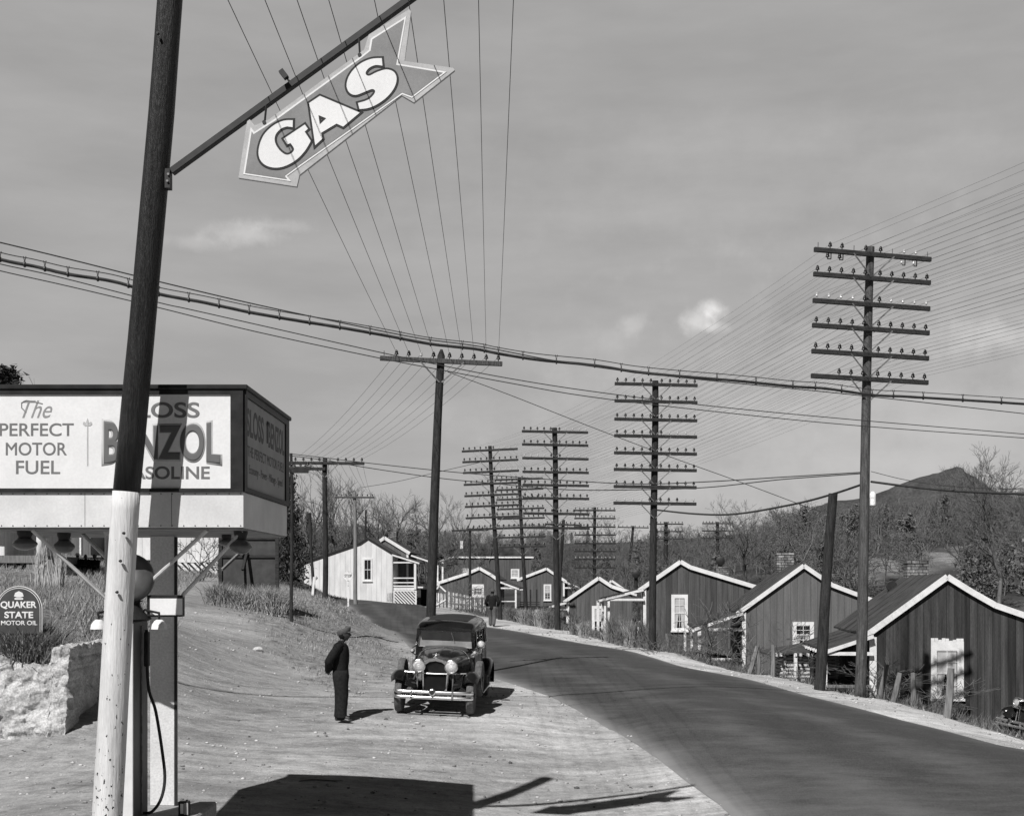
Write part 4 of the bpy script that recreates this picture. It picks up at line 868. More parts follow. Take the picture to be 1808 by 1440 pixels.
h2 = House('low house with a tall narrow white window, just left of the highest house', 77, 1130, [(994, 1063), (1057, 1019), (1080, 1034), (1124, 1048)], 1002, 1116, 7, WALL_F, vh=.2)
h2.board(1000, 1005, 1062, 1128)
h2.window(1045, 1070, 1069, 1122, (1050, 1065, 1074, 1117), 2, 2, BLIND, None)
h2.shed((1000, 1063), (945, 1077), -.25, 6)
h2.board(954, 1001, 1075, 1078.5, 'porch_beam', y=-.12, th=.12)
h2.board(951, 954.5, 1077, 1120, 'porch_post', WHITEOLD, y=-.1, th=.12)
h2.sidepost(946, 1079, 1112, 1.9, .14); h2.sidepost(940.5, 1079, 1108, 3.8, .14); h2.sidepost(997, 1088, 1112, .8, .16, 'door_post')
h2.board(953, 1000, 1112, 1116, 'porch_floor', DARKWOOD, y=5.6, th=5.5)
MB().bx(-.035, 0, 1.2, 2.2, .4, 2.6).build('door', DARKWOOD, h2.o)
hw = House('small building with a white gable peeping over the low house roof', 88, 1120, [(1062, 1040), (1080, 1024), (1106, 1042)], 1066, 1102, 4, WHITEBOARD)

h1 = House('small distant house with a narrow white window, left of the low house', 108, 1078, [(913, 1023), (965, 1003), (1000, 1026)], 920, 997, 6, WALL_F, verge=WHITEOLD, vh=.22)
h1.board(994, 997, 1024, 1052); h1.window(960, 973.5, 1031, 1060, (962.5, 971, 1034, 1058), 2, 4, BLIND, None)
h1.shed((997, 1026), (1021, 1036), -.25, 5); h1.board(997, 1016, 1036, 1038.5, 'porch_beam', y=-.12, th=.12); h1.sidepost(1013, 1037, 1062, 0, .15)
h0 = House('small dark house with a square white window behind the picket fence', 97, 1078, [(768, 1030), (827, 1011), (847, 1002), (868, 1014), (882, 1024)], 776, 878, 6, WALL_F, verge=WHITEOLD, vh=.22)
h0.window(834, 855, 1031, 1053, (838, 851, 1038, 1049), 3, 2, None, None)
h0.shed((882, 1026), (917, 1039), -.25, 5, vm=WHITEOLD)
h0.board(884, 911, 1036.5, 1039, 'porch_beam', WHITEOLD, y=-.12, th=.12); h0.board(910, 913, 1038, 1074, 'porch_post', WHITEOLD, y=-.1, th=.12)
h0.board(884, 911, 1060, 1061.6, 'porch_rail', WHITEOLD, y=-.1, th=.06)
for i_, px_ in enumerate((887, 926, 937, 948)): h0.sidepost(px_, 1040, 1072, 2+i_*.8, .12, m=DARKWOOD if i_ else WHITEOLD)
for yy in (1063, 1066.5, 1070): h0.board(913, 949, yy, yy+1.4, 'porch_rail', DARKWOOD, y=3, th=.06)
h0.board(884, 950, 1072, 1075, 'porch_floor', DARKWOOD, y=5, th=5)
hb = House('large dark house with a long level white eave far behind the small dark house', 128, 1060, [(760, 996), (797, 983), (942, 983)], 764, 938, 8, WALL_F, rz=0, verge=WHITEOLD, vh=.16, name='large_house')
MB().prism([hb.c(764, 982), hb.c(942, 982), hb.c(905, 968), hb.c(800, 968)], .2, 7.8).build('upper_roof', ROOF, hb.o)
hb.window(816, 828, 1003, 1013, (818, 826, 1005, 1011), 2, 2, BLIND, BLIND); hb.window(902, 917, 1004, 1021, (904, 914, 1006, 1018), 2, 2, BLIND, BLIND)
hb.chimney(812.5, 817.5, 955, 975, 1.5, m=WHITEOLD, dp=.35); hb.board(791, 794, 989, 992.5, 'lamp', WHITE, th=.1)

# white house on the left, with lattice skirt and porches
wh = House('long white board house with dark window and lattice under its porch', 105, 1047, [(535, 992.5), (637, 958), (650, 949), (699, 979)], 537, 694, 7, WHITEBOARD, rz=R(-3), verge=DARKWOOD, vh=.10, name='white_house')
wh.window(641, 658, 985, 1026, (644.5, 655.5, 988, 1023), 2, 1, None, None, sill=True)
wh.slab([wh.c(492, 1002), wh.c(535, 992.5)], .3, 4, 'lean_to_roof', ROOF)
a_, b_ = wh.c(495, 1001), wh.c(536.5, 1046); MB().bx(a_[0], b_[0], .4, 3.8, b_[1]-.5, a_[1]-.05).build('lean_to', GREYWOOD, wh.o)
g2 = [wh.c(671, 955), wh.c(679, 949), wh.c(724, 977)]
wh2 = House('rear wing of the white house with its own white-edged gable roof and brick chimney', 108, 1047, [(671, 954), (679, 948.5), (724, 976)], 674, 720, 6, WALL_M, rz=R(-3), name='house_wing', vh=.26)
wh2.chimney(686, 701, 938, 956, 4.5, dp=.7)
wh2.board(718, 721.5, 976, 1034, 'corner_board'); wh2.shed((727, 980), (757, 990), -.3, 5)
wh2.slab([wh2.c(745, 984), wh2.c(788, 997)], .5, 5, 'rear_porch_roof', ROOF)
for px_ in (752, 773, 782): wh2.sidepost(px_, 992, 1034, .8, .14)
wh2.board(742, 786, 1030, 1034, 'porch_floor', WHITEOLD, y=3, th=3)
wh.shed((694, 979), (742, 994), -.25, 3.6, vm=WHITE, rafters=False)
wh.board(696, 733, 991.5, 994, 'porch_beam', y=-.1, th=.12); wh.board(732.5, 736.5, 993, 1040, 'porch_post', y=-.08, th=.14)
for yy, hh in ((1019, 2), (1027, 2), (1033, 2.5)): wh.board(696, 737, yy, yy+hh, 'porch_rail', y=-.1, th=.06)
wh.board(696, 737, 1037, 1040.5, 'porch_floor', y=3.4, th=3.5)
wh.board(732, 748, 1035, 1037.5, 'porch_landing', y=1.4, th=1.4); wh.board(684, 694, 1046.5, 1062, 'brick_pier', BRICK, y=.6, th=.6)
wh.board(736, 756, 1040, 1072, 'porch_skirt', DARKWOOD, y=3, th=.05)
def lattice(h, x0, x1, y0, y1, y=-.12, step=.17, sgn=1, frame=True, par=None, w=.06, m=None):
    a = h.c(x0, y1); b = h.c(x1, y0); q = MB(); W_, H_ = b[0]-a[0], b[1]-a[1]; k = int((W_+H_)/step)
    for i in range(-1, k+1):
        s0 = i*step; x_a, z_a = s0, H_; x_b, z_b = s0+H_*0-0, 0
        # diagonal strip through (s0, H) going down to the right / left
        p0 = [s0-H_, 0] if sgn < 0 else [s0-H_, H_]; p1 = [s0, H_] if sgn < 0 else [s0, 0]
        for p, r_ in ((p0, p1), (p1, p0)):
            if p[0] < 0 and r_[0] > 0: t = -p[0]/(r_[0]-p[0]); p[1] += (r_[1]-p[1])*t; p[0] = 0
            if p[0] > W_ and r_[0] < W_: t = (W_-p[0])/(r_[0]-p[0]); p[1] += (r_[1]-p[1])*t; p[0] = W_
        if p1[0] <= 0 or p0[0] >= W_ or abs(p1[0]-p0[0]) < .03: continue
        q.bar((a[0]+p0[0], y, a[1]+p0[1]), (a[0]+p1[0], y, a[1]+p1[1]), .02, w)
    if frame: q.bx(a[0], b[0], y-.03, y-.012, b[1]-.12, b[1]).bx(b[0]-.12, b[0], y-.03, y-.012, a[1], b[1]-.12).bx(a[0], a[0]+.1, y-.03, y-.012, a[1], b[1]-.12)
    return q.build('lattice', m or WHITE, par or h.o)
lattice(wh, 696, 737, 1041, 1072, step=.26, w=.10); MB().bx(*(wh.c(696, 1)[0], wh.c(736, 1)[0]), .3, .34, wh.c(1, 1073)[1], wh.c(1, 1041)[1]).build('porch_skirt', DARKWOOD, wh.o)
lattice(wh, 652, 684, 1047.5, 1062, y=.1, step=.26, frame=False, w=.10)
# picket gate and fence
def pickets(label, cat, name, x0, x1, yt0, yt1, yb0, yb1, d0, d1, n, brace=False, gap=.55, m=None):
    o = thing(name, label, cat, at(x0, yb0, d0)); O = at(x0, yb0, d0)
    for i in range(n):
        t = (i+.5)/n; d = d0+(d1-d0)*t; px = x0+(x1-x0)*t; a = at(px, yb0+(yb1-yb0)*t, d)-O; b = at(px, yt0+(yt1-yt0)*t+rnd.uniform(-1, 1), d)-O; w = abs(x1-x0)/n*d/F*gap
        a.z -= .15; MB().prism([(a.x-w/2, a.z), (a.x+w/2, a.z), (b.x+w/2+rnd.uniform(-.03, .03), b.z-.06), (b.x, b.z+.03), (b.x-w/2, b.z-.06)], a.y-.02, a.y).build('picket', m or (WHITEOLD if i % 3 else GREYWOOD), o)
    for k in (.25, .75):
        MB().bar(at(x0, yb0+(yt0-yb0)*k, d0)-O+Vector((0, .03, 0)), at(x1, yb1+(yt1-yb1)*k, d1)-O+Vector((0, .03, 0)), .03, .09).build('rail', GREYWOOD, o)
    if brace: MB().bar(at(x0, yb0-2, d0)-O+Vector((0, -.05, 0)), at(x1, yt1+10, d1)-O+Vector((0, -.05, 0)), .03, .09).build('brace', WHITEOLD, o)
    return o
g_ = pickets('pale picket gate with a pointed top and diagonal brace, right of the leaning pole', 'gate', 'picket_gate', 768, 787, 1045, 1048, 1071, 1071, 92, 92, 8, True)
MB().bar(at(768, 1042, 91.9)-g_.location, at(776, 1033.5, 91.9)-g_.location, .04, .1).bar(at(776, 1033.5, 91.9)-g_.location, at(787, 1044, 91.9)-g_.location, .04, .1).build('gable_trim', WHITEOLD, g_)
pickets('weathered picket fence running right from the picket gate', 'fence', 'picket_fence', 789, 832, 1043, 1052, 1071, 1073, 92, 86, 20)
pickets('broken pale pickets tangled with vines under the square window', 'fence', 'picket_fence', 834, 858, 1050, 1048, 1076, 1078, 88, 84, 9, gap=.4)

# log shed between the two nearest houses
LOG = mat('peeled_logs', .28, .6, scale=5, stretch=(.6, 5, 5), rough=.9, lo2=.8)
ls = thing('log_shed', 'small shed of peeled pale logs with a low felt roof, between the two nearest houses', 'shed', (0, 0, 0))
x0, z0 = xz(1384, 1208, 46); x1, z1 = xz(1476, 1158, 46); ls.location = (x0, 46, z0-.2); Wd, Hd = x1-x0, z1-z0+.2; kk = 9
for i in range(kk):
    z = (i+.5)*Hd/kk; r_ = Hd/kk*.46
    MB().tube([(-.14, 0, z), (Wd*.5, 0, z+.01), (Wd+.14, 0, z)], [r_, r_*1.05, r_*.95], 10, jit=.03).build('log', LOG, ls, smooth=True)
    MB().tube([(0, -.14, z+r_*.9), (.02, 2.2, z+r_*.9)], r_*.9, 10, jit=.03).build('log', LOG, ls, smooth=True)
    MB().tube([(Wd, -.14, z+r_*.9), (Wd, 2.2, z+r_*.9)], r_*.9, 10, jit=.03).build('log', LOG, ls, smooth=True)
MB().bx(.1, Wd-.1, .05, 2.1, 0, Hd-.02).build('chinking', mat('clay_chinking', .05, .1, scale=8), ls)
rx0, rz0 = xz(1366, 1156, 45.6); rx1, rz1 = xz(1386, 1150, 45.65); rx2, _ = xz(1500, 1150, 45.65); tx, tz = xz(1421, 1133, 47.2); tx2, _ = xz(1475, 1133, 47.2); L0 = ls.location
V = [(rx0-L0.x, -.4, rz0-L0.z), (rx1-L0.x, -.35, rz1-L0.z-.02), (rx2-L0.x, -.35, rz1-L0.z-.02), (tx2-L0.x, 1.2, tz-L0.z), (tx-L0.x, 1.2, tz-L0.z), (rx0-L0.x, 2.6, rz0-L0.z), (rx2-L0.x, 3.0, rz1-L0.z)]
V = V+[(x, y, z-.06) for x, y, z in V]
MB().add(V, [(0, 1, 4), (1, 2, 3, 4), (0, 4, 5), (4, 3, 6, 5), (7, 11, 8), (8, 11, 10, 9), (7, 12, 11), (11, 12, 13, 10), (0, 7, 8, 1), (1, 8, 9, 2), (2, 9, 10, 3), (3, 10, 13, 6), (6, 13, 12, 5), (5, 12, 7, 0)]).build('roof', ROOF, ls)
q = MB()
for px_ in (1370, 1378, 1404, 1413, 1426, 1434): c_ = at(px_, 1155, 45.6)-L0; q.box(c_, (.06, .3, .1))
q.build('rafter_tail', WHITEOLD, ls)
for px_, y0_ in ((1404.5, 1155), (1433, 1155)):
    c_ = at(px_, 1215, 45.55)-L0; t_ = at(px_, y0_, 45.55)-L0; MB().bx(c_.x-.055, c_.x+.055, c_.y-.05, c_.y+.05, c_.z, t_.z).build('shed_post', WHITEOLD if px_ < 1420 else DARKWOOD, ls)
c_ = at(1428, 1205, 42.9); st_ = tag(MB().lathe([(.14, 0), (.16, .03), (.15, .36), (.17, .40), (.0, .41)], 12, (c_.x, c_.y, hz(c_.x, c_.y))).build('tree_stump', GREYWOOD, smooth=True), 'pale sawn stump or block beside the leaning armless post', 'stump')

# ---------------------------------------------------------------- buildings behind the big sign
lb = House('white board building with lattice skirt on the rise behind the sign box', 62, 1016, [(120, 902), (254, 868), (420, 908)], 205, 386, 6, WHITEBOARD, rz=0, name='white_building', cat='building', verge=WHITE)
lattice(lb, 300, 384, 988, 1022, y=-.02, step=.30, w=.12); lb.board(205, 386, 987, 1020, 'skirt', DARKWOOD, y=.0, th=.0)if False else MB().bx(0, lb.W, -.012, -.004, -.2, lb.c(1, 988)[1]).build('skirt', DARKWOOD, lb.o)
lp_ = House('house with raised plank porch and slatted skirt, behind the left of the sign box', 47, 1030, [(-330, 850), (-150, 800), (100, 900)], -300, 8, 6, WHITEBOARD, rz=0, name='porch_house', cat='house')
lp_.board(-300, 90, 981, 994, 'porch_floor', GREYWOOD, y=3.0, th=4.0)
lp_.board(82, 90, 905, 981, 'porch_post', y=-.85, th=.15); lp_.board(-300, 96, 896, 905, 'porch_beam', y=-.8, th=.2)
lp_.slab([lp_.c(-330, 870), lp_.c(100, 898)], -1.3, 3, 'porch_roof', ROOF)
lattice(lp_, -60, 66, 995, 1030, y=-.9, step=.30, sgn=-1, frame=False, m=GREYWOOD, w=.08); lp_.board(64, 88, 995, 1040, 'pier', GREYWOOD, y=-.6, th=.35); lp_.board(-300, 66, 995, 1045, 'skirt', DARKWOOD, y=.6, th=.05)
for i_ in range(3): lp_.board(96+i_*10, 106+i_*10, 988+i_*9, 1030, 'step', GREYWOOD, y=.4, th=1.2)
sw = House('grey screened porch wing beside the white building, behind the second lamp', 60, 1016, [(100, 930), (170, 925)], 126, 160, 3, WALL_M, rz=0, name='porch_wing', cat='building', verge=WHITEOLD)
sw.board(141, 144, 945, 980, 'screen_post', WHITEOLD); sw.board(95, 190, 981, 984, 'porch_floor', GREYWOOD, y=2, th=3); sw.board(100, 186, 984, 1004, 'skirt', GREYWOOD, y=-.5, th=.1)
# back of a board sign on the drive
bs = thing('board_sign', 'back of a dark board sign propped by braces in the grass beside the drive', 'sign', at(438, 1010, 44)); O = bs.location
lc = lambda px, py, dy=0: at(px, py, 44)-O+Vector((0, dy, 0))
a_, b_ = lc(392, 1060), lc(488, 947); MB().bx(a_.x, b_.x, 0, .04, a_.z, b_.z).build('panel', mat('dark_sheet', .05, .08, scale=3, rough=.8), bs)
for px_ in (389.5, 489.5): c_ = lc(px_, 1075); MB().bx(c_.x-.06, c_.x+.06, -.06, .06, c_.z, b_.z+.02).build('frame_post', ARM, bs)
for py_ in (950, 982): c_ = lc(400, py_); MB().bx(a_.x, b_.x, -.05, -.002, c_.z-.04, c_.z+.04).build('frame_rail', ARM, bs)
MB().bar(lc(406, 1006, -1.2), lc(430, 970, -.05), .08, .08).build('brace', GREYWOOD, bs); MB().bar(lc(434, 1006, -.5), lc(437, 975, -.06), .09, .09).build('brace', DARKWOOD, bs)
wpt = tag(MB().bar(at(551, 1060, 50), at(555, 1018, 50), .09, .09).build('marker_post', WHITE), 'short leaning white marker post on the grassy bank', 'post')
# stop sign
ss = thing('stop_sign', 'small pale octagonal stop sign on a white post in front of the white house', 'sign', at(615, 1046, 84)); ss.location.z = hz(ss.location.x, 84)
zc_ = at(615, 1016, 84).z-ss.location.z; oc = [(.33*math.cos(R(22.5+45*i)), zc_+.33*math.sin(R(22.5+45*i))) for i in range(8)]
MB().prism(oc, -.08, -.05).build('plate', WHITEOLD, ss); MB().bx(-.05, .05, -.045, .045, -.3, zc_+.25).build('sign_post', WHITEOLD, ss)
SIGNS = [(ss, 'STOP', .46, .19, zc_)]
# ---------------------------------------------------------------- lettering
INKD = mat('grey_lettering', .15, .19, scale=20, rough=.7); INKB = mat('dark_lettering', .02, .03, rough=.6); INKP = mat('pale_lettering', .42, .5, rough=.7); SIGNW = mat('sign_enamel_white', .74, .82, scale=2, rough=.35, spec=.4, lo2=.97)
INKS = mat('script_lettering', .25, .3, rough=.7)
def curve_mesh(cu, name):
    ob = bpy.data.objects.new('tmp', cu); COL.objects.link(ob); dg = bpy.context.evaluated_depsgraph_get(); me_ = bpy.data.meshes.new_from_object(ob.evaluated_get(dg)); me_.name = name
    bpy.data.objects.remove(ob); bpy.data.curves.remove(cu); return me_
def text(parent, s, w, h, loc, m, name='lettering', rz=0.0, off=.0, shear=0.0, warp=None, ext=.0015, rot=None, sx=1.0):
    cu = bpy.data.curves.new('t', 'FONT'); cu.body = s; cu.size = 1; cu.bevel_depth = max(off, 0); cu.bevel_resolution = 0; cu.extrude = .01; cu.shear = shear; cu.align_x = 'CENTER'; cu.space_character = sx
    me_ = curve_mesh(cu, name); co = np.empty(len(me_.vertices)*3, np.float32); me_.vertices.foreach_get('co', co); co = co.reshape(-1, 3)
    x0, x1, y0, y1 = co[:, 0].min(), co[:, 0].max(), co[:, 1].min(), co[:, 1].max()
    X = (co[:, 0]-(x0+x1)/2)/(x1-x0)*w; Z = (co[:, 1]-(y0+y1)/2)/(y1-y0)*h
    if warp: Z = Z*(1+warp*(2*X/w)**2)/(1+warp)
    T = co[:, 2]/np.abs(co[:, 2]).max()*ext; out = np.stack([X, -T, Z], 1).astype(np.float32); me_.vertices.foreach_set('co', out.ravel()); me_.materials.clear(); me_.materials.append(m); me_.update()
    return linkmesh(name, me_, parent, loc, (0, 0, rz) if rot is None else rot)
def poly_shape(loops, name, m, ext, off=0.0):
    cu = bpy.data.curves.new('p', 'CURVE'); cu.dimensions = '2D'; cu.fill_mode = 'BOTH'; cu.extrude = ext; cu.offset = off
    for lp in loops:
        sp = cu.splines.new('POLY'); sp.points.add(len(lp)-1); sp.use_cyclic_u = True
        for p, q in zip(sp.points, lp): p.co = (q[0], q[1], 0, 1)
    me_ = curve_mesh(cu, name); me_.materials.clear(); me_.materials.append(m)
    co = np.empty(len(me_.vertices)*3, np.float32); me_.vertices.foreach_get('co', co); co = co.reshape(-1, 3); me_.vertices.foreach_set('co', np.stack([co[:, 0], -co[:, 2], co[:, 1]], 1).astype(np.float32).ravel()); me_.update(); return me_
def round_loop(lp, n=4, sharp=()):
    out = []; k = len(lp)
    for i in range(k):
        a, b, c, d = [Vector(lp[j % k]) for j in (i-1, i, i+1, i+2)]
        if i in sharp: a = b
        if (i+1) % k in sharp: d = c
        for j in range(n):
            t = j/n; out.append(tuple(.5*((2*b)+(-a+c)*t+(2*a-5*b+4*c-d)*t*t+(-a+3*b-3*c+d)*t**3)))
    return out
for (o_, s_, w_, h_, z_) in SIGNS: text(o_, s_, w_, h_, (0, -.083, z_), INKB, off=.02)

# ---------------------------------------------------------------- foreground pole with bracket and arrow sign
PD = 13.03
fp = thing('sign_pole', 'thick tarred wooden pole in the foreground, painted white on its lower part', 'pole', at(183, 1500, PD)); fp.location.z = -.9; O = fp.location.copy()
def pc(y):      # pole axis and radius by picture row
    xs_ = np.interp(y, [-120, 0, 200, 400, 600, 860, 1000, 1200, 1440, 1560], [308, 300, 285, 267, 249, 224, 214, 203, 189.5, 183]); w_ = np.interp(y, [-120, 0, 300, 600, 860, 1100, 1440, 1560], [42, 44, 45, 46, 47, 49, 52, 53]); v = at(xs_, y, PD); return v, w_/2*PD/F
yt = 868
def ptube(ys, m, name, k=1.0):
    P_ = []; r_ = []
    for y in ys: v, rr_ = pc(y); P_.append(v-O); r_.append(rr_*k*(1+rnd.uniform(-.012, .012)))
    q = MB(); q.tube(P_, r_, 28, jit=.008); return q.build(name, m, fp, smooth='all')
TAR = mat('tarred_wood', .007, .020, scale=7, rough=.45, stretch=(6, 6, .5), bump=.5, spec=.35, lo2=.75)
def chipped():
    m = mat('chipped_whitewash', .55, .72, scale=2.5, rough=.75, stretch=(3, 3, .3), bump=.35, bscale=14, lo2=.93); t = m.node_tree; nd = t.nodes; L = t.links.new; b = nd['Principled BSDF']
    src = b.inputs['Base Color'].links[0].from_socket; tc = nd.new('ShaderNodeTexCoord'); n = nd.new('ShaderNodeTexNoise'); n.inputs['Scale'].default_value = 30; n.inputs['Detail'].default_value = 3
    mp = nd.new('ShaderNodeMapping'); mp.inputs['Scale'].default_value = (1, 1, .55); L(tc.outputs['Object'], mp.inputs[0]); L(mp.outputs[0], n.inputs['Vector'])
    sp = nd.new('ShaderNodeSeparateXYZ'); L(tc.outputs['Object'], sp.inputs[0]); g = nd.new('ShaderNodeMapRange'); L(sp.outputs[2], g.inputs[0]); g.inputs[1].default_value = 3.4; g.inputs[2].default_value = .6; g.inputs[3].default_value = .73; g.inputs[4].default_value = .615
    gt = nd.new('ShaderNodeMath'); gt.operation = 'GREATER_THAN'; L(n.outputs[0], gt.inputs[0]); L(g.outputs[0], gt.inputs[1])
    mx = nd.new('ShaderNodeMix'); mx.data_type = 'RGBA'; L(gt.outputs[0], mx.inputs[0]); L(src, mx.inputs[6]); mx.inputs[7].default_value = (.03, .03, .03, 1); L(mx.outputs[2], b.inputs['Base Color']); return m
sh_ = ptube([yt, 600, 400, 200, 0, -120][:1]+[780, 700, 600, 500, 400, 300, 200, 100, 0, -120], TAR, 'shaft')
ptube([1560, 1440, 1340, 1240, 1140, 1040, 950, 900, yt], chipped(), 'whitewashed_base', 1.012)
for (px_, py_) in ((219, 941), (213, 990), (207, 1045), (279, 60)):
    c_ = at(px_, py_, PD-.16)-O; MB().lathe([(.012, -.03), (.016, 0), (.0, .008)], 8, c_, 'Y').build('nail', DARKMETAL, fp)
# bracket arm
ba = thing('sign_bracket', 'dark steel bracket arm rising diagonally from the foreground pole to the top edge', 'bracket', at(300, 320, PD-.02)); Ob = ba.location.copy()
MB().bar(at(303, 304, PD-.02)-Ob, at(760, -27, PD-.10)-Ob, .085, .065).build('arm', DARKMETAL, ba, bevel=.006)
a_, b_ = at(293, 334, PD-.02)-Ob, at(302, 300, PD-.02)-Ob; MB().bx(a_.x, b_.x, -.05, .05, a_.z, b_.z).build('mounting_plate', DARKMETAL, ba)
for px_, py_ in ((297.5, 308), (296, 320)): MB().lathe([(.012, -.02), (.012, 0), (.0, .004)], 8, at(px_, py_, PD-.07)-Ob, 'Y').build('bolt', STEEL, ba)
MB().bar(at(510, 143, PD-.2)-Ob, at(503, 132, PD-.2)-Ob, .02).build('stub', DARKMETAL, ba); MB().bar(at(506, 138, PD-.2)-Ob, at(496, 125, PD-.2)-Ob, .06, .05).build('stub', DARKMETAL, ba)
# arrow sign
AD = 12.88
az = lambda zx, zy: (zx/3.0133+220, zy/3.0143)
def loc2(zx, zy): px, py = az(zx, zy); x, z = xz(px, py, AD); return (x-AO.x, z-AO.z)
AO = at(610, 185, AD)
ar = thing('arrow_sign', 'large grey arrow-shaped sign lettered GAS, hanging under the bracket arm and pointing down left', 'sign', AO)
outer = [(608, 950), (918, 997), (932, 935), (1475, 512), (1540, 550), (1757, 378), (1747, 366), (1490, 330), (1525, 68), (1515, 55), (1300, 190), (1276, 270), (770, 640), (694, 672), (668, 640), (654, 650)]
mid = [(634, 932), (888, 970), (868, 940), (1470, 520-40+2), (1473, 476), (1528, 506), (1715, 388), (1455, 345), (1500, 92), (1312, 212), (1302, 272), (1262, 304), (800, 640), (692, 708), (674, 682)]
mid = [(634, 932), (888, 970), (866, 942), (940, 888), (1478, 508), (1530, 515+12), (1714, 388), (1455, 345), (1500, 92), (1312, 212), (1302, 272), (1262, 304), (800, 640), (692, 708), (674, 682)]
L2 = lambda P_: [loc2(*p) for p in P_]
BORD = mat('pale_grey_enamel', .40, .50, scale=4, rough=.5, lo2=.95); FIELD = mat('grey_enamel', .20, .26, scale=3, rough=.45, spec=.35, lo2=.95)
linkmesh('panel', poly_shape([L2(outer)], 'panel', BORD, .022), ar)
linkmesh('border_line', poly_shape([L2(mid)], 'border_line', SIGNW, .002), ar, (0, -.0245, 0))
linkmesh('field', poly_shape([L2(mid)], 'field', FIELD, .002, off=-.016), ar, (0, -.027, 0))
Gp = [(898, 647), (850, 650), (800, 672), (752, 715), (726, 765), (716, 820), (728, 862), (762, 890), (812, 899), (862, 888), (915, 858), (958, 815), (988, 768), (992, 755), (961, 708), (978, 693), (962, 670), (850, 745), (869, 776), (886, 768), (905, 800), (890, 823), (862, 830), (828, 806), (804, 765), (806, 725), (835, 692), (868, 680), (897, 684)]
Ap = [(1042, 518), (1253, 607), (1165, 681), (1130, 665), (1048, 714), (1055, 745), (1017, 780), (985, 556)]; Ah = [(1034, 620), (1076, 637), (1041, 670)]
Sp = [(1370, 318), (1374, 358), (1335, 355), (1300, 372), (1284, 398), (1302, 412), (1345, 392), (1395, 378), (1435, 392), (1449, 428), (1436, 475), (1400, 522), (1350, 560), (1300, 582), (1252, 588), (1244, 556), (1295, 540), (1325, 515), (1335, 492), (1318, 482), (1278, 497), (1232, 513), (1200, 502), (1184, 470), (1190, 428), (1215, 385), (1260, 345), (1315, 322)]
Gp = round_loop(L2(Gp), 4, (0, 13, 14, 15, 16, 17, 18, 19, 28, 27)); Sp = round_loop(L2(Sp), 4, (0, 1, 14, 15))
for nm, lps in (('letter', [Gp]), ('letter', [L2(Ap), L2(Ah)]), ('letter', [Sp])):
    linkmesh('letter_outline', poly_shape(lps, 'letter_outline', INKB, .0015, off=.021), ar, (0, -.031, 0)); linkmesh(nm, poly_shape(lps, nm, SIGNW, .0015), ar, (0, -.0345, 0))
for (za, zb_) in (((754, 562), (745, 655)), ((1247, 205), (1252, 298))):
    pa, pb_ = az(*za), az(*zb_); MB().tube([at(pa[0], pa[1], AD)-AO, at(pb_[0], pb_[1], AD)-AO], .011, 6).lathe([(.02, -.03), (.02, .03)], 8, at(pb_[0], pb_[1], AD)-AO, 'Y').build('hanger', DARKMETAL, ar)

# ---------------------------------------------------------------- big sign box on its pillar
BD = 13.5; BB = 16.1; s1 = F/BD
bxL, bxR = (-36-CX)/s1, (430-CX)/s1; zt_, zp, zb_ = CH+(HY-688)/s1, CH+(HY-868)/s1, CH+(HY-931)/s1; zs = zb_
bo = thing('sign_box', 'big box-shaped station sign with framed white panels, raised over the pump', 'sign', (bxR, BD, zb_)); O = bo.location.copy()
FR = mat('dark_sign_frame', .012, .03, scale=6, rough=.5); dep = BB-BD; W_ = bxR-bxL; H_ = zt_-zb_; hp = zp-zb_
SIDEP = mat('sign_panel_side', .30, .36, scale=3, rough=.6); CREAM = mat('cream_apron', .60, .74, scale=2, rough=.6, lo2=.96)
MB().bx(-W_, 0, 0, dep, 0, hp).build('apron', CREAM, bo, bevel=.004)
MB().bx(-W_, 0, .02, dep-.02, hp+.002, H_-.002).build('core', FR, bo)
MB().bx(-W_-.05, .05, -.05, dep+.05, H_, H_+.05).build('cap', FR, bo, bevel=.01)
f_ = MB(); f_.bx(-W_, 0, -.03, .018, hp, hp+.035).bx(-W_, 0, -.03, .018, H_-.05, H_-.002).bx(-.13, 0, -.03, .018, hp+.036, H_-.051); f_.build('frame', FR, bo)
px_ = lambda p: (p-430)/s1; pz_ = lambda p: (931-p)/s1
MB().bx(-W_+.02, px_(410), -.012, .016, pz_(862), pz_(696)).build('front_panel', SIGNW, bo)
q = MB(); q.bx(-W_+.02, px_(411), -.022, -.014, pz_(866), pz_(862)).bx(-W_+.02, px_(411), -.022, -.014, pz_(697), pz_(693.5)).bx(px_(407.5), px_(411), -.022, -.014, pz_(862), pz_(697)).build('bead', SIDEP, bo)
q = MB(); q.bx(.002, .03, 0, dep, hp+.002, hp+.05).bx(.002, .03, 0, dep, H_-.07, H_-.002).bx(.002, .03, 0, .06, hp+.051, H_-.071).bx(.002, .03, dep-.22, dep, hp+.051, H_-.071); q.build('frame', FR, bo)
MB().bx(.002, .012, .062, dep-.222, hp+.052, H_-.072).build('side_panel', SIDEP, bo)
q = MB()
for x in (150, 303): q.bx(px_(x)-.002, px_(x)+.002, -.0015, .001, .01, hp-.01)
for i in range(34): q.box((-.03-i*.118, -.0025, .02), (.010, .004, .010)).box((-.03-i*.118, -.0025, hp-.02), (.010, .004, .010))
q.build('nail_row', FR, bo); q = MB()
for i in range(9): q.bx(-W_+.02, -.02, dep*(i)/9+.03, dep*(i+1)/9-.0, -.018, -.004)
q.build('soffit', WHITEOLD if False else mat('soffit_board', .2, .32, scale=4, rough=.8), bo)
def ft(s_, x0, x1, y0, y1, m, **k): return text(bo, s_, (x1-x0)/s1, (y1-y0)/s1, (px_((x0+x1)/2), -.0125, pz_((y0+y1)/2)), m, **k)
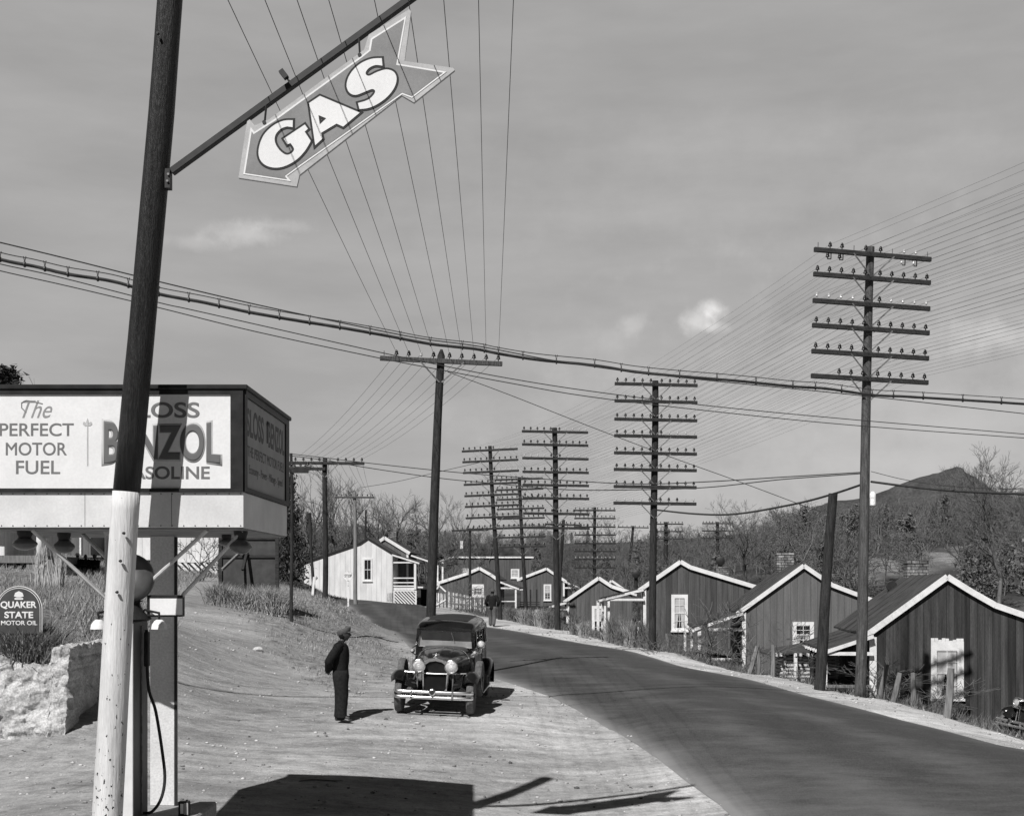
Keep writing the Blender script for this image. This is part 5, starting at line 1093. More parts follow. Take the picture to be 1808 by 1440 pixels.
ft('The', 40, 93, 707, 738, INKS, shear=.45)
q = MB().tube([(px_(x), -.014, pz_(y)) for x, y in ((47, 728), (39, 720), (39, 711), (47, 707), (60, 709), (76, 713))], .006, 4).build('flourish', INKS, bo)
ft('PERFECT', 0, 131, 747, 770, INKD, off=.012); ft('MOTOR', 11, 119, 781, 804, INKD, off=.012); ft('FUEL', 29, 107, 813, 837, INKD, off=.012)
ft('SLOSS', 219, 353, 710, 738, INKD, off=.022); ft('BENZOL', 180, 393, 738, 824, INKP, off=.055, warp=.28, name='lettering_outline', sx=1.04)
text(bo, 'BENZOL', (390-184)/s1, (820-742)/s1, (px_(287), -.0145, pz_(781)), mat('benzol_grey', .13, .15, rough=.7), off=.035, warp=.28, sx=1.04)
ft('GASOLINE', 209, 371, 823, 846, INKD, off=.022)
q = MB(); q.bx(px_(154.3), px_(156.3), -.016, -.0125, pz_(822), pz_(752)).prism([(px_(155.3), pz_(738)), (px_(158), pz_(746)), (px_(155.3), pz_(752)), (px_(152.6), pz_(746))], -.016, -.0125).prism([(px_(148), pz_(745)), (px_(151), pz_(745)), (px_(155), pz_(752)), (px_(151), pz_(752)), (px_(147), pz_(749))], -.016, -.0125).prism([(px_(162.6), pz_(745)), (px_(159.6), pz_(745)), (px_(155.6), pz_(752)), (px_(159.6), pz_(752)), (px_(163.6), pz_(749))], -.016, -.0125); q.build('emblem', INKP, bo)
sp_h = H_-hp-.12; sy = lambda f: hp+.05+sp_h*f; pw_ = dep-.28
def stx(s_, c, w, z0, z1, m, **k): text(bo, s_, w, (z1-z0), (.0125, .06+c*pw_, (z0+z1)/2), m, rz=R(90), **k)
SINK = mat('side_lettering', .10, .13, rough=.7)
stx('SLOSS', .22, .40*pw_, sy(.58), sy(.90), SINK, off=.03); stx('BENZOL', .76, .44*pw_, sy(.58), sy(.90), SINK, off=.03)
stx('THE PERFECT MOTOR FUEL!', .5, .93*pw_, sy(.36), sy(.48), SINK, off=.01); stx('Economy - Power - Mileage - Speed', .5, .86*pw_, sy(.14), sy(.27), SINK)
q = MB().tube([(.016, .06+.50*pw_, sy(.62)), (.016, .06+.50*pw_, sy(.86))], .008, 4).lathe([(.0, -.02), (.03, 0), (.0, .05)], 6, (.018, .06+.5*pw_, sy(.84))).build('emblem', SINK, bo)
# pillar (its foot stands on the island)
PLD = 15.2; s2 = F/PLD; pl0, pl1 = (265-CX)/s2, (311-CX)/s2; iz = -.02
pl = MB().bx(pl0-O.x, pl1-O.x, PLD-O.y, PLD-O.y+.08, iz-O.z, -.03).build('pillar', mat('pillar_paint', .62, .72, scale=3, rough=.7, lo2=.9), bo, bevel=.006)
MB().bx(pl1-O.x-.02, pl1-O.x+.012, PLD-O.y-.012, PLD-O.y+.012, iz-O.z, -.04).build('edge_strip', DARKMETAL, pl)
# struts under the box
st = lambda x, y, d: at(x, y, d)-O
STW = mat('painted_strut', .5, .65, scale=8, rough=.6)
for (a, b, da, db, c) in (((57, 932), (187, 1055), 13.6, 14.05, (187, 1078)), ((146, 942), (188, 984), 14.8, 14.1, None), ((366, 932), (240, 1050), 13.6, 14.05, (239, 1085)), ((428, 940), (321, 1052), 13.9, 14.0, None)):
    P_ = [st(a[0], a[1], da), st(b[0], b[1], db)]; P_[0].z = -.02
    if c: P_.append(st(c[0], c[1], db))
    MB().tube(P_, .022, 8).build('strut', STW, bo, smooth=True)
MB().tube([st(187.5, 930, 14.1)*1.0, st(187.5, 1110, 14.1)], .018, 8).lathe([(.04, 0), (.055, .05), (.04, .1)], 10, st(191, 945, 14.08)).build('standpipe', STW, bo, smooth=True)
# hanging lamps under the box: each its own thing
LG = mat('smoked_lamp_glass', .10, .14, rough=.25, spec=.5)
def lamp(px, pyb, d, w, label):
    c = at(px, pyb, d); k = w/2*d/F; o = thing('hanging_lamp', label, 'lamp', (c.x, c.y, zb_-.02), 0, None); h = zb_-.02-c.z
    MB().lathe([(k*.62, 0), (k*.62, -.03), (k*.54, -.05), (k*.50, -h*.34), (k*.56, -h*.37)], 20).build('fitter', DARKMETAL, o, smooth=True)
    MB().lathe([(k*.52, -h*.36), (k*.60, -h*.42), (k*.84, -h*.52), (k*.98, -h*.61), (k*1.0, -h*.67), (k*.94, -h*.76), (k*.78, -h*.87), (k*.5, -h*.96), (k*.12, -h)], 20).build('glass_shade', LG, o, smooth='all')
lamp(44, 971, 13.95, 43, 'leftmost dark glass lamp hanging under the sign box'); lamp(113, 977, 14.5, 38, 'second dark glass lamp from the left under the sign box')
lamp(443, 979, 13.95, 40, 'large dark glass lamp hanging at the right end of the sign box') if False else None
lamp(425, 978, 13.95, 40, 'large dark glass lamp hanging at the right front corner of the sign box'); lamp(400, 964, 15.0, 28, 'small dim glass lamp hanging farther back under the right of the sign box')
# small framed sign box on the pillar
pn = thing('panel_sign', 'small boxed sign with a blank white face fixed across the pillar', 'sign', at(292, 1070, 14.0)); On = pn.location.copy()
a_, b_ = at(262, 1088, 14.0)-On, at(324, 1050, 14.0)-On; MB().bx(a_.x, b_.x, -.06, .06, a_.z, b_.z).build('case', FR, pn, bevel=.008)
a2, b2 = at(265, 1085, 13.94)-On, at(322, 1056, 13.94)-On; MB().bx(a2.x, b2.x, -.067, -.0605, a2.z, b2.z).build('face', SIGNW, pn)

# ---------------------------------------------------------------- gas pump, island, oil can
CONC = mat('island_concrete', .22, .32, scale=5, rough=.9, lo2=.85, bump=.3)
isl = tag(MB().bx(at(150, 0, 13.3).x-.3, at(362, 0, 14.9).x, 13.35, 15.5, -.9, iz).build('pump_island', CONC, bevel=.02), 'low concrete island under the gasoline pump and pillar', 'pump island')
g0 = at(172, 1450, 13.75); gp = thing('gasoline_pump', 'tall gasoline pump with white front and dark side, half hidden behind the foreground pole', 'pump', (g0.x, 13.75, iz)); Og = gp.location.copy()
xa, xb = at(192, 0, 13.75).x-Og.x, at(235, 0, 13.75).x-Og.x; zt = at(0, 1097, 13.75).z-iz; xm = (xa+xb)/2
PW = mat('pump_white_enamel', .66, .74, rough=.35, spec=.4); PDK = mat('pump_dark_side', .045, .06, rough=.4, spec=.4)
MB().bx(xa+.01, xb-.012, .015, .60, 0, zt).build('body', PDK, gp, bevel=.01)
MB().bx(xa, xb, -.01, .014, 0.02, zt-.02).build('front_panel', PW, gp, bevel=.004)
MB().bx(xb-.01, xb+.004, .33, .345, .1, zt-.05).build('trim_strip', STEEL, gp)
MB().lathe([(.16, zt), (.20, zt+.02), (.19, zt+.04), (.13, zt+.09), (.09, zt+.15), (.08, zt+.20), (.12, zt+.22)], 24, (xm+.05, .25, 0)).build('dome', FR, gp, smooth=True)
gc = at(238, 1020, 13.95)-Og; MB().lathe([(.0, -.07), (.20, -.075), (.255, -.05), (.262, 0), (.255, .05), (.20, .075), (.0, .07)], 32, (gc.x-.05, .2, gc.z), 'Y').build('globe', mat('globe_glass', .06, .09, rough=.3, spec=.5), gp, smooth='all')
MB().tube([(xm+.05, .25, zt+.18), (gc.x-.04, .22, gc.z-.24)], .07, 12).build('globe_neck', FR, gp, smooth=True)
for (px_i, dd) in ((174, 13.65), (281, 13.8)):
    c_ = at(px_i, 1110, dd)-Og; q = MB().lathe([(.085, 0), (.075, .05), (.05, .085), (.03, .1), (.0, .1)], 14, c_); q.build('lamp_shade', WHITE, gp, smooth=True)
    MB().tube([(c_.x, c_.y, c_.z+.1), (c_.x, c_.y, c_.z+.17), ((c_.x+xm)/2, .2, c_.z+.2), (xm+.1, .3, c_.z+.14)], .014, 6).build('lamp_arm', FR, gp, smooth=True)
c_ = at(268, 1210, 14.1)-Og
MB().tube(smooth_pts([Vector((xb+.03, .40, zt-.10)), Vector((xb+.06, .36, zt-.7)), at(275, 1255, 14.1)-Og, at(287, 1330, 14.2)-Og, at(291, 1375, 14.2)-Og, at(284, 1410, 14.15)-Og, at(268, 1432, 14.1)-Og, Vector((xb-.02, .4, .1))], 6), .017, 8, cap=True).build('hose', mat('rubber_hose', .02, .03, rough=.7), gp, smooth=True)
MB().bx(xb+.01, xb+.06, .36, .44, zt-.5, zt-.12).build('nozzle_hook', FR, gp, bevel=.01)
oc_ = thing('oil_can', 'small dark rectangular oil can with a pale label standing on the pump island', 'can', at(325.5, 1425, 14.55)); oc_.location.z = iz
MB().bx(-.058, .058, -.04, .04, 0, .165).build('body', FR, oc_, bevel=.005); MB().bx(-.035, .0, -.043, -.041, .03, .14).build('label', SIGNW, oc_); MB().bx(.006, .052, -.043, -.041, .02, .15).build('label', SIDEP, oc_)
MB().lathe([(.014, .165), (.014, .18), (0, .181)], 8, (.03, 0, 0)).build('cap', STEEL, oc_)

# ---------------------------------------------------------------- tombstone-shaped motor oil sign on the bank
QD = 23; qs = thing('oil_sign', 'round-topped dark motor oil sign with white double border at the left edge', 'sign', at(34, 1118, QD)); Oq = qs.location.copy(); k_ = QD/F
def tomb(hw, top, bot=0.0): return [(-hw, bot), (hw, bot), (hw, top-hw)]+[(hw*math.cos(a), top-hw+hw*math.sin(a)) for a in [math.pi*i/24 for i in range(1, 24)]]+[(-hw, top-hw)]
DK = mat('sign_dark_green', .06, .08, rough=.45); T_ = 84*k_; hw = 41*k_
for (w_, t_, y0, m, nm) in ((hw, T_, 0, SIGNW, 'panel'), (hw-.012, T_-.012, .005, DK, 'border_line'), (hw-.032, T_-.032, .01, SIGNW, 'border_line'), (hw-.042, T_-.042, .015, DK, 'field')):
    MB().prism(tomb(w_, t_, 0 if nm == 'panel' else 0.006), -.012-y0, .012 if nm == 'panel' else -.0125-y0+.004).build(nm, m, qs)
q_ = lambda s_, x0, x1, y0, y1, **k: text(qs, s_, (x1-x0)*k_, (y1-y0)*k_, (((x0+x1)/2-34)*k_, -.0305, (1118-(y0+y1)/2)*k_), SIGNW, **k)
q_('QUAKER', 2, 66, 1061, 1075, off=.035); q_('STATE', 9, 60, 1079, 1091, off=.035); q_('MOTOR OIL', 3, 67, 1095, 1103, off=.02)
lq = MB(); E = lambda x, y: ((x-34)*k_, (1118-y)*k_)
lq.prism([E(26, 1052), E(28, 1046), E(34.5, 1043), E(41, 1046), E(43, 1052), E(38, 1054), E(31, 1054)], -.033, -.0305).prism([E(27, 1055), E(42, 1055), E(42, 1058), E(27, 1058)], -.033, -.0305); lq.build('emblem', SIGNW, qs)
for sx_ in (-1, 1): MB().bx(sx_*(hw-.06)-.02, sx_*(hw-.06)+.02, .0125, .04, -.7, T_*.6).build('leg', DARKMETAL, qs)

# ---------------------------------------------------------------- rough masonry retaining wall
RW = mat('crumbling_masonry', .30, .54, scale=2.6, rough=.95, lo2=.74, scale2=30, bump=.8, bscale=16, ramp=(.3, .62), detail=9)
def rough_wall():
    d0 = 22.4; xr = (122-CX)*d0/F; xl = xr-5.5; zb = -.5; V = []; Fc = []; nx_, nz_ = 190, 70
    def top(x):
        px = CX+x*F/d0; return CH+(HY-float(np.interp(px, [-200, 0, 25, 55, 80, 91, 92.5, 121, 122], [1130, 1156, 1166, 1174, 1175, 1173, 1143, 1141, 1146])))*d0/F
    from mathutils import noise
    def dsp(p, a=.09): return noise.fractal(p*3.1, .9, 2.1, 4)*a+noise.noise(p*9)*.024+noise.noise(p*21)*.010
    rows = []
    for i in range(nx_+1):
        x = xl+(xr-xl)*i/nx_; t = top(x)
        for j in range(nz_+1):
            z = zb+(t-zb)*j/nz_; p = Vector((x, 0, z)); bulge = .28*math.sin(min(max((z-zb)/(t-zb), 0), 1)*math.pi)*(.5+.5*math.sin(x*1.1)); lean_ = .35*(1-(z-zb)/(t-zb))
            V.append((x+dsp(p+Vector((9, 0, 0)), .03)+ (.0 if i < nx_ else dsp(p, .05)), d0-dsp(p)-bulge*.5-lean_*.6+.0, z+(dsp(p, .02) if j == nz_ else 0)))
    I = lambda i, j: i*(nz_+1)+j
    for i in range(nx_):
        for j in range(nz_): Fc.append((I(i, j), I(i+1, j), I(i+1, j+1), I(i, j+1)))
    # right side face and top going back
    base = len(V); ny_ = 30; dl = 2.6
    for k in range(1, ny_+1):
        y = k/ny_*dl
        for j in range(nz_+1):
            v = V[I(nx_, j)]; p = Vector((v[0], v[1]+y, v[2])); V.append((v[0]+dsp(p, .07)-.02*y, v[1]*(1-0)+y, v[2]+(.02*math.sin(k) if j == nz_ else 0)))
    S = lambda k, j: I(nx_, j) if k == 0 else base+(k-1)*(nz_+1)+j
    for k in range(ny_):
        for j in range(nz_): Fc.append((S(k, j), S(k+1, j), S(k+1, j+1), S(k, j+1)))
    b2 = len(V)
    for k in range(1, ny_+1):
        for i in range(nx_):
            v = V[I(i, nz_)]; p = Vector((v[0], v[1]+k, v[2])); V.append((v[0], v[1]+k/ny_*dl, v[2]+dsp(p, .05)-.0*k))
    T2 = lambda k, i: (I(i, nz_) if k == 0 else b2+(k-1)*nx_+i) if i < nx_ else S(k, nz_)
    for k in range(ny_):
        for i in range(nx_): Fc.append((T2(k, i), T2(k+1, i), T2(k+1, i+1), T2(k, i+1)))
    return tag(MB().add(V, Fc).build('masonry_wall', RW, smooth=True), 'crumbling pale masonry retaining wall with a raised square end pier, at the left edge', 'wall')
rough_wall()
# bits lying about
def rock(px, py, d, r_, label, m, flat=.6, name='rock'):
    c = at(px, py, d); c.z = hz(c.x, c.y)+r_*.3; V = []; 
    b = bmesh.new(); bmesh.ops.create_icosphere(b, subdivisions=2, radius=r_)
    for v in b.verts: v.co *= 1+rnd.uniform(-.18, .18); v.co.z *= flat
    me_ = bpy.data.meshes.new(name); b.to_mesh(me_); b.free(); me_.materials.append(m); return tag(linkmesh(name, me_, None, c), label, 'rock')
RK = mat('pale_rock', .4, .6, scale=9, rough=.9); RKD = mat('dark_clod', .06, .12, scale=9, rough=.9)
rock(432, 1038, 48, .14, 'pale rock at the crest of the dirt drive', RK); rock(455, 1127, 33, .12, 'pale rock on the bank left of the standing man', RK)
rock(612, 1215, 28.5, .08, 'pale stone in the grass right behind the standing man', RK); rock(988, 1361, 20, .045, 'white pebble beside the bend of the pole shadow', RK)
rock(1018, 1334, 20.8, .045, 'small dark clod on the bare ground near the road edge', RKD); rock(901, 1311, 22.2, .035, 'tiny dark clod on the bare ground in front of the car', RKD)
rock(737, 1256, 24.6, .06, 'pale flat stone lying just in front of the car', RK, .3)
tw = at(565, 1366, 20.0); tw.z = hz(tw.x, tw.y)+.02
tag(MB().tube([tw+Vector((-.32, 0, 0)), tw+Vector((-.1, .05, .015)), tw+Vector((.12, -.03, .01)), tw+Vector((.34, .04, 0))], [.008, .014, .012, .005], 5).tube([tw+Vector((-.05, 0, .02)), tw+Vector((.15, -.12, .03)), tw+Vector((.28, -.1, 0))], [.01, .008, .004], 5).build('twig', BARK), 'dark dry twig lying on the bare ground at the bottom', 'twig')
# drooping weeds
WG = 'tall dry weed clumps on the roadside'
for i_, (px_, py_, d_, h_, w_) in enumerate(((958, 1116, 62, 1.0, .7), (940, 1108, 64, .9, .6), (968, 1120, 60, 1.0, .6), (925, 1100, 66, .9, .6), (975, 1112, 63, .8, .5), (1016, 1128, 56, 1.0, .7), (1030, 1135, 54, .8, .6), (1085, 1142, 52, 1.3, .8), (1100, 1147, 51, 1.2, .7), (1112, 1150, 50.5, 1.1, .6), (1135, 1152, 50, 1.2, .7), (1148, 1156, 49, 1.0, .6), (1078, 1136, 54, 1.0, .6), (900, 1092, 70, .9, .6), (1093, 1150, 49.5, .7, .4))):
    weed(px_, py_, d_, h_, w_, 'bushy dry weed clump on the right roadside, %s in the row' % ORD[i_], group=WG, m=GR2 if i_ % 3 else GR)
weed(72, 1050, 36, 1.45, .5, 'tall pale reed clump at the corner of the plank porch', n=150, m=mat('pale_reed', .35, .55, scale=8), up=.2); weed(104, 1040, 37, 1.25, .45, 'pale reed clump right of the porch steps', n=120, m=mat('pale_reed', .35, .55, scale=8), up=.2)
for i_, (px_, py_, d_) in enumerate(((395, 1015, 42.5), (415, 1015, 42.8), (437, 1015, 42.4), (458, 1018, 42.6), (480, 1020, 42.6), (498, 1022, 43.5), (380, 1012, 43))): weed(px_, py_, d_+rnd.uniform(-.8, .8), rnd.uniform(.65, 1.1), .9, 'bushy grass clump hiding the foot of the board sign, %s from the left' % ORD[i_], n=380, name='grass_clump', m=GR, up=.3)
for i_, (px_, py_, d_, h_) in enumerate(((40, 1150, 22.75, .55), (66, 1150, 22.8, .6), (14, 1150, 22.9, .6), (52, 1150, 23.3, .75), (84, 1150, 23.0, .6), (26, 1150, 23.6, .8), (70, 1150, 23.9, .8), (0, 1150, 23.7, .8), (96, 1150, 23.8, .65), (44, 1140, 24.4, .85))):
    weed(px_, py_, d_, h_, .9, 'dark dry grass tuft on the masonry wall top, %s from the front' % ORD[i_], n=420, name='grass_tuft', m=GR2, up=.3).location.z = 1.12
BSH = [bare_tree(300+i, 2.2, .75, 4, .12, up=.1, twr=.008, forks=(3, 4)) for i in range(3)]
def bush(px, py, d, h, i, label, w=1.0, group=None):
    c = at(px, py, d); o = thing('bare_bush', label, 'bush', (c.x, d, hz(c.x, d)-.05), rnd.uniform(0, 6), group); s = h/2.2; o.scale = (s*w, s*w, s); linkmesh('stems', BSH[i % 3][0], o); linkmesh('twigs', BSH[i % 3][1], o)
bush(345, 1018, 55, 3.0, 0, 'bare branching shrub in front of the lattice and white building'); bush(1262, 1175, 43, 2.3, 1, 'bare brushy shrub at the front of the second nearest house porch', 1.3)
bush(1300, 1180, 42, 2.0, 2, 'bare shrub tangled in front of the white corner of the second nearest house', 1.2); bush(1345, 1195, 41, 1.7, 0, 'low bare brush around the leaning fence posts', 1.4)
bush(1550, 1225, 37, 1.5, 1, 'low dark brush at the foot of the nearest white corner board', 1.7); bush(1595, 1240, 36, 1.2, 2, 'low dark brush below the second leaning fence post', 1.8); bush(1640, 1255, 35, 1.1, 0, 'low dark brush beneath the tall white window', 1.9)
bush(820, 1070, 84, 2.2, 1, 'tangled bare vines on the weathered picket fence', 1.3); bush(860, 1078, 80, 2.0, 2, 'tangled bare bush left of the walking man', 1.2)
bush(1215, 1160, 47, 1.4, 0, 'small bare bush left of the porch posts', 1.2)
# ---------------------------------------------------------------- the old sedan (nose towards -y, origin under the front axle)
def sec(y, wb, wt, z0, z1, rt, n=7, crown=.0, shift=0.0):
    """closed body section at y: bottom width wb, width wt at the shoulder, rounded top corners rt"""
    pts = [(-wb/2, z0), (-wb/2*.99, z0+(z1-rt-z0)*.5), (-wt/2, z1-rt)]
    for i in range(1, n): a = math.pi-math.pi/2*i/n; pts.append((-wt/2+rt+rt*math.cos(a), z1-rt+rt*math.sin(a)))
    m_ = 5
    for i in range(m_+1): t = i/m_; pts.append((-wt/2+rt+(wt-2*rt)*t, z1+crown*4*t*(1-t)))
    L_ = pts[:-(m_+1)]; pts += [(-x, z) for x, z in L_[::-1]]
    return [(x+shift, y, z) for x, z in pts]
def arch(yc, zc, r, a0, a1, xs, w, n=18, th=.03, flare=.06, tail=None):
    """fender: a crowned strip following an arc in the y-z plane"""
    rings = []; path = [(yc-r*math.cos(a), zc+r*math.sin(a)) for a in [R(a0+(a1-a0)*i/n) for i in range(n+1)]]+(tail or [])
    k = 7; V = []; 
    for i, (y, z) in enumerate(path):
        p0 = path[max(i-1, 0)]; p1 = path[min(i+1, len(path)-1)]; t = Vector((0, p1[0]-p0[0], p1[1]-p0[1])).normalized(); nrm = Vector((0, -t.z, t.y)); nrm = nrm if nrm.z > 0 or abs(nrm.y) > .5 else -nrm
        wi = w*(1 if i > 2 else .82+.06*i); row = []
        for j in range(k):
            u = j/(k-1)*2-1; d = -flare*(abs(u)**2.5)*1.6; row.append(Vector((xs+u*wi/2, y, z))+nrm*d)
        rings.append(row)
    q = MB(); V = [p for r_ in rings for p in r_]; o = len(V); V += [p-Vector((0, 0, th)) for p in V]; Fc = []
    for i in range(len(rings)-1):
        for j in range(k-1): a = i*k+j; Fc += [(a, a+1, a+k+1, a+k), (o+a, o+a+k, o+a+k+1, o+a+1)]
        a = i*k; Fc.append((a, a+k, o+a+k, o+a)); a = i*k+k-1; Fc.append((a, o+a, o+a+k, a+k))
    for j in range(k-1): Fc.append((j, o+j, o+j+1, j+1)); a = (len(rings)-1)*k+j; Fc.append((a, a+1, o+a+1, o+a))
    return q.add(V, Fc)
def make_car(name, label):
    c = thing(name, label, 'car')
    # hood and cowl
    MB().loft([sec(-.10, .50, .50, .55, 1.13, .16, crown=.03), sec(.05, .60, .60, .55, 1.16, .20, crown=.03), sec(.6, .84, .82, .56, 1.20, .24, crown=.03), sec(1.15, 1.12, 1.06, .56, 1.23, .26, crown=.03)]).build('hood', BLACKPAINT, c, smooth=True)
    MB().bar((0, -.1, 1.178), (0, 1.15, 1.268), .018, .014).build('hood_hinge', CHROME, c)
    lv = MB()
    for s in (-1, 1):
        for i in range(14): y = .25+i*.055; lv.bar((s*(.345+.055*i*.5*.65+.03), y, .78), (s*(.345+.055*i*.5*.62+.03), y, 1.0), .018, .018)
    lv.build('louvres', BLACKPAINT, c)
    cw = sec(1.16, 1.14, 1.08, .56, 1.24, .27, crown=.03); MB().tube([Vector(p) for p in cw[2:-2]], .008, 5).build('cowl_band', CHROME, c)
    MB().loft([sec(1.17, 1.13, 1.07, .55, 1.235, .26, crown=.03), sec(1.42, 1.30, 1.20, .55, 1.27, .22, crown=.02)]).build('cowl', BLACKPAINT, c, smooth=True)
    # cabin below the belt and the roof above; pillars between
    MB().loft([sec(1.42, 1.30, 1.26, .50, 1.26, .05), sec(2.2, 1.40, 1.38, .50, 1.25, .05), sec(3.3, 1.42, 1.38, .50, 1.25, .05), sec(3.85, 1.36, 1.30, .52, 1.25, .08), sec(4.02, 1.22, 1.16, .58, 1.20, .14)]).build('body', BLACKPAINT, c, smooth=True)
    MB().loft([sec(1.30, 1.10, 1.10, 1.600, 1.665, .03, crown=.03), sec(1.36, 1.22, 1.20, 1.605, 1.735, .09, crown=.03), sec(1.55, 1.30, 1.26, 1.60, 1.79, .13, crown=.035), sec(2.4, 1.36, 1.30, 1.60, 1.82, .14, crown=.035), sec(3.4, 1.36, 1.28, 1.60, 1.80, .15, crown=.03), sec(3.85, 1.26, 1.16, 1.58, 1.73, .14, crown=.02), sec(4.02, 1.1, 1.0, 1.5, 1.60, .1, crown=.01)]).build('roof', BLACKPAINT, c, smooth=True)
    MB().loft([[(x*.84, y, z+.012) for x, y, z in sec(1.62, 1.14, 1.08, 1.72, 1.80, .06, crown=.03)], [(x*.84, y, z+.012) for x, y, z in sec(2.4, 1.2, 1.14, 1.72, 1.825, .06, crown=.03)], [(x*.84, y, z+.012) for x, y, z in sec(3.5, 1.2, 1.12, 1.70, 1.80, .06, crown=.03)]]).build('roof_fabric', TOPFAB, c, smooth=True)
    MB().box((0, 1.29, 1.625), (1.16, .14, .012), Euler((R(12), 0, 0)).to_matrix()).tube([(-.58, 1.235, 1.61), (.58, 1.235, 1.61)], .009, 6).build('sun_visor', BLACKPAINT, c, bevel=.003)
    MB().tube([(-.5, 1.33, 1.68), (0, 1.315, 1.695), (.5, 1.33, 1.68)], .008, 6).build('visor_trim', STEEL, c)
    pl_ = MB()
    for s in (-1, 1):
        pl_.bar((s*.60, 1.44, 1.24), (s*.575, 1.38, 1.64), .07, .06)
        for y, w in ((2.02, .06), (2.55, .06), (3.12, .07)): pl_.bar((s*.675, y, 1.23), (s*.63, y, 1.64), .04, w)
        pl_.bar((s*.66, 3.72, 1.22), (s*.60, 3.72, 1.64), .05, .40)
    pl_.bx(-.55, .55, 3.93, 3.98, 1.20, 1.58); pl_.build('pillars', BLACKPAINT, c)
    MB().prism([(-.56, 1.25), (.56, 1.25), (.54, 1.60), (-.54, 1.60)], 1.40, 1.408).build('windshield', mat('hazy_windshield', .22, .34, scale=3, rough=.08, spec=.6), c)
    w_ = MB().tube([(-.565, 1.395, 1.25), (-.545, 1.375, 1.605), (.545, 1.375, 1.605), (.565, 1.395, 1.25), (-.565, 1.395, 1.25)], .012, 6).build('windshield_frame', STEEL, c)
    MB().bar((.12, 1.385, 1.58), (.19, 1.375, 1.36), .012, .008).build('wiper', CHROME, c)
    for s in (-1, 1):
        for (y0, y1) in ((1.5, 2.0), (2.06, 2.52), (2.6, 3.08)):
            MB().add([(s*.655, y0, 1.26), (s*.655, y1, 1.26), (s*.625, y1, 1.60), (s*.625, y0, 1.60)], [(0, 1, 2, 3)]).build('side_window', GLASS, c)
        for (y0, y1) in ((1.5, 2.28), (2.34, 3.12)):
            q = MB()
            for y in (y0, y1): q.bar((s*.71, y, .58), (s*.698, y, 1.22), .006, .01)
            q.bar((s*.712, y0, .58), (s*.712, y1, .58), .006, .01); d_ = q.build('door', DARKMETAL, c)
            MB().bar((s*.73, y1-.12, 1.08), (s*.73, y1-.24, 1.08), .016).build('handle', CHROME, d_)
        MB().bar((s*.70, 1.45, 1.215), (s*.705, 3.7, 1.21), .014, .03).build('belt_moulding', BLACKPAINT, c)
    # radiator
    rs = [(-.25, .50), (-.265, .8), (-.27, .98), (-.235, 1.08), (-.14, 1.145), (0, 1.17), (.14, 1.145), (.235, 1.08), (.27, .98), (.265, .8), (.25, .50)]
    inner = [(x*.86, .50 if z < .51 else .5+(z-.5)*.90) for x, z in rs]
    q = MB(); n = len(rs); V = []
    for y, P_ in ((-.135, rs), (-.17, [(x*.97, .5+(z-.5)*.985) for x, z in rs]), (-.165, inner), (-.11, inner), (-.10, rs)): V += [(x, y, z) for x, z in P_]
    Fc = []
    for l in range(4):
        for i in range(n-1): a = l*n+i; Fc.append((a, a+1, a+n+1, a+n))
    q.add(V, Fc).build('radiator_shell', CHROME, c, smooth=True)
    q = MB().prism(inner, -.115, -.105)
    for i in range(23): x = -.22+i*.02; zt = float(np.interp(x, [-.23, -.2, -.12, 0, .12, .2, .23], [.93, 1.02, 1.08, 1.1, 1.08, 1.02, .93])); q.bar((x, -.125, .5), (x, -.125, zt), .007, .012)
    q.build('grille', mat('dark_grille', .02, .04, rough=.5, metal=.3), c)
    MB().lathe([(.05, 1.16), (.055, 1.18), (.03, 1.2), (.012, 1.22), (.01, 1.25), (0, 1.27)], 12, (0, -.12, 0)).bar((-.07, -.12, 1.235), (.07, -.12, 1.235), .02, .03).build('radiator_cap', CHROME, c, smooth=True)
    # headlights on their bar
    MB().tube([(-.62, -.12, .86), (-.3, -.16, .845), (0, -.17, .84), (.3, -.16, .845), (.62, -.12, .86)], .014, 8).build('lamp_bar', CHROME, c, smooth=True)
    for s in (-1, 1):
        MB().tube([(s*.36, -.14, .85), (s*.355, -.16, .50)], .014, 6).tube([(s*.40, -.10, .86), (s*.48, -.1, .50)], .010, 6).build('lamp_post', STEEL, c, smooth=True)
        h = MB().lathe([(.0, .26), (.05, .25), (.10, .18), (.125, .06), (.135, 0), (.135, -.03), (.126, -.035), (.12, -.02)], 28, (s*.325, -.22, 1.0), 'Y').build('headlight', CHROME, c, smooth=True)
        MB().lathe([(.0, -.035), (.06, -.030), (.10, -.018), (.121, .0), (.0, .001)], 28, (s*.325, -.235, 1.0), 'Y').build('lens', LENS, h, smooth='all')
        hh = MB().lathe([(.0, .12), (.03, .11), (.05, .04), (.052, 0), (.045, -.008)], 16, (s*.66, 1.12, 1.17), 'Y').build('cowl_light', CHROME, c, smooth=True)
        MB().lathe([(0, -.02), (.045, -.006), (0, .0)], 16, (s*.66, 1.115, 1.17), 'Y').build('lens', LENS, hh, smooth='all'); MB().tube([(s*.66, 1.16, 1.12), (s*.56, 1.2, 1.05)], .012, 6).build('lamp_arm', CHROME, hh)
    sl = MB().lathe([(.0, .14), (.04, .13), (.085, .04), (.09, 0), (.082, -.012)], 20, (.76, 1.38, 1.34), 'Y').build('spotlight', CHROME, c, smooth=True)
    MB().lathe([(0, -.03), (.05, -.022), (.082, -.004), (0, .0)], 20, (.76, 1.375, 1.34), 'Y').build('lens', LENS, sl, smooth='all'); MB().tube([(.76, 1.44, 1.28), (.75, 1.46, 1.15), (.66, 1.47, 1.12)], .012, 6).build('bracket', CHROME, sl, smooth=True)
